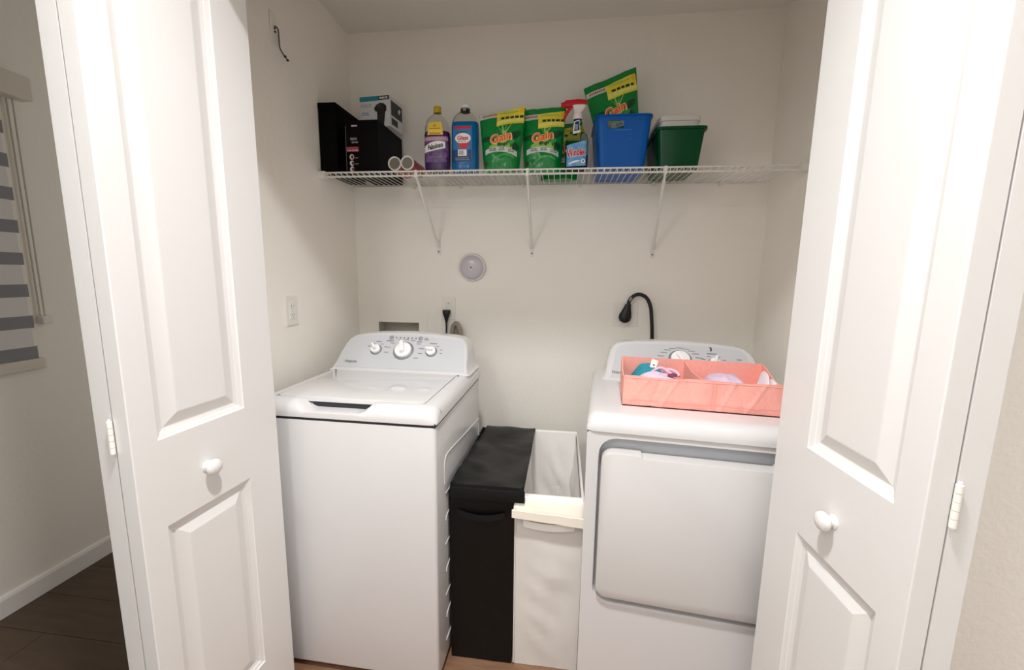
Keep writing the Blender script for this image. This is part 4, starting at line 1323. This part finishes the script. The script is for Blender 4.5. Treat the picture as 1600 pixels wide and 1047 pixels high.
obj('label_seal', disc(0.027, 0.033, 0.0085, 0.0095, B3.front, 0.0018), 'white_print', t)
obj('label_seal', disc(0.027, 0.033, 0.0025, 0.0055, B3.front, 0.0026), 'navy_print', t)
nt_ = lambda x, z: B3.front(x, z) - 0.004
obj('neck_tag', patch(0, 0, 0, 0, nt_, 0.0010, 5, 6, lambda u, v: (-0.018 + (0.030 - 0.008 * v) * u + 0.003 * v, 0.138 + 0.006 * u + 0.052 * v)), 'white_print', t)
obj('neck_tag', patch(0, 0, 0, 0, nt_, 0.0018, 5, 6, lambda u, v: (-0.0135 + (0.022 - 0.006 * v) * u + 0.003 * v, 0.149 + 0.005 * u + 0.038 * v)), 'navy_print', t)
obj('lettering', scribble(-0.009, 0.004, [0.158, 0.166, 0.174], 0.004, nt_, 0.0026, 21, 0.003, 0.006, 0.001), 'white_print', t)
obj('collar', lathe(NB(), [(0.0175, 0.202), (0.0185, 0.204), (0.0185, 0.222), (0.016, 0.226)], 24), 'spray_white', t, True)
bm = NB()
loft(bm, [sup(0.014, 0.014, 0.224, 3, 24, -0.002), sup(0.020, 0.013, 0.240, 3, 24, 0.004), sup(0.026, 0.0125, 0.252, 3.5, 24, 0.006), sup(0.030, 0.0120, 0.258, 3.5, 24, 0.004)])
obj('sprayer_body', bm, 'spray_white', t, True)
bm = NB()
prism_xz(bm, [(-0.062, 0.252), (-0.060, 0.268), (-0.050, 0.276), (0.0, 0.279), (0.030, 0.276), (0.036, 0.268), (0.036, 0.258), (-0.020, 0.257), (-0.040, 0.252)], -0.0125, 0.0125)
bmesh.ops.recalc_face_normals(bm, faces=bm.faces[:])
bmesh.ops.bevel(bm, geom=bm.edges[:], offset=0.002, segments=2, profile=0.5, affect='EDGES')
obj('sprayer_shroud', bm, 'spray_red', t, True)
bm = NB()
tube(bm, spline([(-0.026, 0, 0.256), (-0.036, 0, 0.244), (-0.046, 0, 0.228), (-0.056, 0, 0.206)], 5), [0.0075] * 6 + [0.0065] * 6 + [0.005] * 4, 10)
obj('trigger', bm, 'spray_red', t, True)
obj('nozzle', lathe(NB(), [(0.006, -0.070), (0.009, -0.069), (0.009, -0.060), (0.007, -0.058)], 18, 'x', (0, 0, 0.263)), 'spray_red', t, True)

# bins ----------------------------------------------------------------
def tub(w0, d0, w1, d1, h, wall, rcorn=5.0, slot=None, nz=20, k=64):
    """tapered open bin: w0,d0 half sizes at the base, w1,d1 at the top"""
    bm = NB()
    def ring(z, ins):
        t_ = z / h
        hw, hd = w0 + (w1 - w0) * t_ - ins, d0 + (d1 - d0) * t_ - ins
        return sup(hw, hd, z, rcorn * 2, k)
    zs = [h * j / nz for j in range(nz + 1)]
    outer_ = [[bm.verts.new(p) for p in ring(z, 0)] for z in zs]
    inner_ = [[bm.verts.new(p) for p in ring(max(z, wall), wall)] for z in zs]
    def open_(j, i):
        if not slot: return False
        if not (slot[2] <= (zs[j] + zs[j + 1]) / 2 <= slot[3]): return False
        a, b = outer_[j][i].co, outer_[j][(i + 1) % k].co
        return a.y < 0 and slot[0] <= (a.x + b.x) / 2 <= slot[1] and abs(a.y) > 0.6 * d0
    for j in range(nz):
        for i in range(k):
            i2 = (i + 1) % k
            if open_(j, i):
                continue
            bm.faces.new((outer_[j][i], outer_[j][i2], outer_[j + 1][i2], outer_[j + 1][i]))
            bm.faces.new((inner_[j][i2], inner_[j][i], inner_[j + 1][i], inner_[j + 1][i2]))
    for j in range(nz):
        for i in range(k):
            if open_(j, i):
                for (jj, ii, e) in ((j, (i - 1) % k, 'l'), (j, (i + 1) % k, 'r'), (j - 1, i, 'b'), (j + 1, i, 't')):
                    if not open_(jj, ii):
                        if e == 'l': q = ((j, i), (j + 1, i))
                        elif e == 'r': q = ((j + 1, (i + 1) % k), (j, (i + 1) % k))
                        elif e == 'b': q = ((j, (i + 1) % k), (j, i))
                        else: q = ((j + 1, i), (j + 1, (i + 1) % k))
                        (a, b), (c, d) = q
                        bm.faces.new((outer_[a][b], outer_[c][d], inner_[c][d], inner_[a][b]))
    for i in range(k):
        i2 = (i + 1) % k
        bm.faces.new((outer_[-1][i], outer_[-1][i2], inner_[-1][i2], inner_[-1][i]))
    bm.faces.new(outer_[0][::-1]); bm.faces.new(inner_[0])
    bmesh.ops.remove_doubles(bm, verts=bm.verts[:], dist=1e-6)
    return bm
def rim_ring(hw, hd, z0, z1, out, rc=10.0, k=64):
    return loft(NB(), [sup(hw - 0.001, hd - 0.001, z0, rc, k), sup(hw + out, hd + out, z0 + 0.001, rc, k), sup(hw + out, hd + out, z1 - 0.001, rc, k), sup(hw + out - 0.002, hd + out - 0.002, z1, rc, k), sup(hw - 0.004, hd - 0.004, z1, rc, k), sup(hw - 0.004, hd - 0.004, z0, rc, k), sup(hw - 0.001, hd - 0.001, z0, rc, k)], False, False)
t = thing('storage_bin', 'bright blue plastic bin with a cut-out handle and a pouch inside', 'bin', (0.2205, -0.147, ZS))
obj('bin_body', tub(0.093, 0.118, 0.112, 0.134, 0.202, 0.003, 5, (-0.040, 0.030, 0.158, 0.184), 30, 88), 'bin_blue', t, True)
obj('rim', rim_ring(0.1125, 0.1345, 0.198, 0.2055, 0.003), 'bin_blue', t, True)
fbin = lambda x, z: -(0.118 + 0.016 * z / 0.202) - 0.0008
obj('moulded_line', bx(-0.042, 0.030, -0.1325, -0.128, 0.1455, 0.1475), 'bin_blue_mark', t)
obj('moulded_line', bx(0.022, 0.031, -0.131, -0.126, 0.128, 0.1295), 'bin_blue_mark', t)
obj('moulded_line', bx(0.022, 0.031, -0.129, -0.125, 0.113, 0.1145), 'bin_blue_mark', t)
gp_ = gain_pouch('green detergent pouch sticking up out of the blue bin at a tilt', (0.226, -0.165, 1.938), (-0.04, -0.20, 0), 0.165, 0.226, 0.300, 0.066, 7.4, slant=0.15)
t = thing('storage_bin', 'dark green plastic bin at the right of the shelf', 'bin', (0.447, -0.147, ZS))
obj('bin_body', tub(0.078, 0.113, 0.094, 0.128, 0.152, 0.003), 'bin_green', t, True)
obj('rim', rim_ring(0.0945, 0.1285, 0.144, 0.1555, 0.006), 'bin_green', t, True)
t = thing('storage_tub', 'small white lidded tub sitting in the dark green bin', 'tub', (0.447, -0.135, ZS + 0.0035))
obj('tub_body', loft(NB(), [sup(0.070, 0.095, 0.0, 8, 48), sup(0.079, 0.104, 0.186, 8, 48)]), 'tub_white', t, True)
obj('tub_lid', loft(NB(), [sup(0.080, 0.105, 0.184, 8, 48), sup(0.083, 0.108, 0.186, 8, 48), sup(0.083, 0.108, 0.202, 8, 48), sup(0.080, 0.105, 0.206, 8, 48), sup(0.074, 0.099, 0.207, 8, 48)]), 'tub_white', t, True)

# ------------------------------------------------------------------ pink fabric organizer on the dryer and what is in it
c_, s_ = math.cos(math.radians(5.5)), math.sin(math.radians(5.5))
def on_dryer(x, y, z=0.9895):
    return (0.459 + x * c_ + y * s_, -0.567 - x * s_ + y * c_, z)
RZ = -math.radians(5.5)
pk = thing('fabric_organizer', 'pink fabric organizer box with a divider, on the dryer', 'organizer', on_dryer(0.001, -0.080), RZ)
PX, PY0, PY1 = 0.236, -0.107, 0.107
def crease(t_, z):
    """slanting folds of the slack fabric"""
    out = 0.0
    for c_0, k_0, w_0, a_0 in ((0.10, 1.6, 0.012, 1), (0.21, 0.7, 0.016, -1), (0.30, 1.1, 0.012, 1), (0.43, -0.4, 0.014, -0.8), (0.66, 0.9, 0.013, 1), (0.74, -0.6, 0.016, -0.9), (0.83, 1.2, 0.012, 1)):
        out += a_0 * math.exp(-((t_ - c_0 - k_0 * (z - 0.05)) / w_0) ** 2)
    return out
def wall_sheet(p0, p1, hf, thick, amp, seed, nx=34, nz=10):
    """upright slack fabric wall from p0 to p1; hf(t) gives its height"""
    bm = NB()
    a, b = Vector((*p0, 0)), Vector((*p1, 0))
    d = (b - a).normalized()
    nn = Vector((d.y, -d.x, 0))
    F, Bk = [], []
    for j in range(nz + 1):
        rf, rb = [], []
        for i in range(nx + 1):
            t_ = i / nx
            p = a.lerp(b, t_)
            z = hf(t_) * j / nz
            e = min(1, 8 * t_, 8 * (1 - t_))
            w_ = amp * e * (noise3(t_ * 9 + seed + z * 9, z * 12, seed) + 0.7 * noise3(t_ * 3 + seed, z * 4, seed + 2)) * min(1, 0.3 + j / 4) + (0.0022 * e * crease(t_, z) if nx > 40 else 0.0)
            rf.append(bm.verts.new(p + nn * (w_ + thick / 2) + Vector((0, 0, z))))
            rb.append(bm.verts.new(p + nn * (w_ - thick / 2) + Vector((0, 0, z))))
        F.append(rf); Bk.append(rb)
    for j in range(nz):
        for i in range(nx):
            bm.faces.new((F[j][i], F[j][i + 1], F[j + 1][i + 1], F[j + 1][i]))
            bm.faces.new((Bk[j][i + 1], Bk[j][i], Bk[j + 1][i], Bk[j + 1][i + 1]))
    for i in range(nx):
        bm.faces.new((F[nz][i], F[nz][i + 1], Bk[nz][i + 1], Bk[nz][i]))
        bm.faces.new((F[0][i + 1], F[0][i], Bk[0][i], Bk[0][i + 1]))
    for j in range(nz):
        bm.faces.new((F[j][0], F[j + 1][0], Bk[j + 1][0], Bk[j][0]))
        bm.faces.new((F[j + 1][nx], F[j][nx], Bk[j][nx], Bk[j + 1][nx]))
    return bm
HF, HB = 0.096, 0.118
def side_h(t_): return HF + (HB - HF) * t_ ** 1.5 - 0.028 * math.sin(PI * t_) * (1 - t_)
obj('front_wall', wall_sheet((-PX, PY0), (PX, PY0), lambda t_: HF + 0.002 * math.cos(4 * PI * t_), 0.004, 0.0060, 1.0, 110, 16), 'pink_fabric', pk, True)
obj('back_wall', wall_sheet((-PX, PY1), (PX, PY1), lambda t_: HB, 0.004, 0.003, 4.0), 'pink_fabric', pk, True)
obj('side_wall', wall_sheet((-PX, PY1), (-PX, PY0), lambda t_: side_h(1 - t_), 0.004, 0.002, 6.0, 14), 'pink_fabric', pk, True)
obj('side_wall', wall_sheet((PX, PY0), (PX, PY1), side_h, 0.004, 0.002, 7.0, 14), 'pink_fabric', pk, True)
obj('divider', wall_sheet((0.016, PY0 + 0.003), (-0.016, PY1 - 0.003), lambda t_: HF - 0.006 + (HB - HF) * t_ - 0.012 * math.sin(PI * t_), 0.004, 0.003, 8.0, 14), 'pink_fabric', pk, True)
obj('base_panel', bx(-PX, PX, PY0, PY1, 0.0, 0.004, 0.001), 'pink_seam', pk)
def pk_front(x, z):
    t_ = (x + PX) / (2 * PX)
    e = min(1, 8 * t_, 8 * (1 - t_))
    j = 16 * z / (HF + 0.002 * math.cos(4 * PI * t_))
    w_ = 0.006 * e * (noise3(t_ * 9 + 1.0 + z * 9, z * 12, 1.0) + 0.7 * noise3(t_ * 3 + 1.0, z * 4, 3.0)) * min(1, 0.3 + j / 4) + 0.0022 * e * crease(t_, z)
    return PY0 - w_ - 0.002
obj('seam', patch(0.030 - 0.0018, 0.030 + 0.0018, 0.0, HF - 0.003, pk_front, 0.0022, 2, 24), 'pink_seam', pk)
obj('seam', patch(0.040 - 0.001, 0.040 + 0.001, 0.0, HF - 0.003, pk_front, 0.0020, 2, 24), 'pink_seam', pk)
obj('seam', patch(-PX + 0.004, PX - 0.004, 0.0175, 0.0190, pk_front, 0.0018, 120, 1), 'pink_seam', pk)
obj('seam', patch(-PX + 0.004, PX - 0.004, HF - 0.006, HF - 0.004, pk_front, 0.0018, 120, 1), 'pink_binding', pk)
def mound(hw, hd, h, seed, rough_, shape=None, nx=26, ny=18):
    """crumpled cloth heap standing on z=0"""
    bm = NB()
    G = []
    for j in range(ny + 1):
        r_ = []
        for i in range(nx + 1):
            u, v = -1 + 2 * i / nx, -1 + 2 * j / ny
            e = max(0.0, (1 - abs(u) ** 3)) ** 0.5 * max(0.0, (1 - abs(v) ** 3)) ** 0.5
            z = h * e * (shape(u, v) if shape else 1.0)
            z += rough_ * e * (noise3(u * 2.2 + seed, v * 2.2, seed) + 0.5 * noise3(u * 5 + seed, v * 5, seed))
            r_.append(bm.verts.new((u * hw, v * hd, max(z, 0.0) + 0.0005)))
        G.append(r_)
    for j in range(ny):
        for i in range(nx):
            bm.faces.new((G[j][i], G[j][i + 1], G[j + 1][i + 1], G[j + 1][i]))
    edge = G[0] + [G[j][nx] for j in range(1, ny + 1)] + G[ny][::-1][1:] + [G[j][0] for j in range(ny - 1, 0, -1)]
    low = [bm.verts.new((v.co.x, v.co.y, 0)) for v in edge]
    n_ = len(edge)
    for i in range(n_):
        bm.faces.new((edge[i], low[i], low[(i + 1) % n_], edge[(i + 1) % n_]))
    bm.faces.new(low)
    return bm
zf = 0.9940
t = thing('folded_garment', 'teal garment with a white care tag, in the left half of the pink organizer', 'garment', on_dryer(-0.135, -0.030, zf), RZ)
obj('cloth', mound(0.080, 0.050, 0.098, 2.0, 0.010, lambda u, v: 0.72 + 0.28 * math.cos((u + 0.25) * 1.7)), 'teal_cloth', t, True)
bm = bx(-0.011, 0.011, -0.001, 0.001, 0.0, 0.030)
slide(bm, (0.002, -0.018, 0.092), rx=-0.35, ry=0.28)
tg = obj('care_tag', bm, 'tag_white', t)
bm = bx(-0.003, 0.004, -0.0018, -0.001, 0.008, 0.013)
slide(bm, (0.002, -0.018, 0.092), rx=-0.35, ry=0.28)
obj('tag_symbol', bm, 'print_grey', t)
t = thing('folded_garment', 'pale lilac garment with pink straps, in front of the teal one', 'garment', on_dryer(-0.116, -0.130, zf), RZ)
obj('cloth', mound(0.104, 0.046, 0.095, 5.0, 0.008, lambda u, v: 0.86 + 0.14 * math.cos((u + 0.3) * 2.4)), 'lilac_cloth', t, True)
obj('strap', tube(NB(), spline([(-0.030, 0.022, 0.088), (-0.012, 0.020, 0.103), (0.004, 0.018, 0.108), (0.020, 0.014, 0.100), (0.034, 0.006, 0.090)], 5), 0.0040, 8), 'pale_pink_cloth', t, True)
obj('strap', tube(NB(), spline([(0.004, 0.028, 0.094), (0.028, 0.024, 0.102), (0.050, 0.016, 0.096), (0.058, 0.004, 0.086)], 5), 0.0055, 8), 'pale_pink_cloth', t, True)
obj('dark_lining', loft(NB(), [sup(0.016, 0.007, 0.084, 2, 18, 0.036, 0.004), sup(0.014, 0.006, 0.0915, 2, 18, 0.038, 0.006), sup(0.005, 0.003, 0.094, 2, 18, 0.038, 0.007)]), 'plum_cloth', t, True)
t = thing('folded_towel', 'pale lilac folded towel in the right half of the pink organizer', 'towel', on_dryer(0.096, -0.078, zf), RZ)
obj('cloth', mound(0.072, 0.094, 0.088, 9.0, 0.007), 'lilac_cloth', t, True)
t = thing('crumpled_cloth', 'white cloth with two sharp folds, at the right end of the pink organizer', 'cloth', on_dryer(0.2015, -0.128, zf), RZ)
def peaks(u, v):
    return 0.66 + 0.40 * max(0, 1 - abs(u + 0.25) / 0.42) + 0.24 * max(0, 1 - abs(u - 0.55) / 0.28)
obj('cloth', mound(0.032, 0.052, 0.114, 3.0, 0.003, peaks, 36, 16), 'white_cloth', t, True)
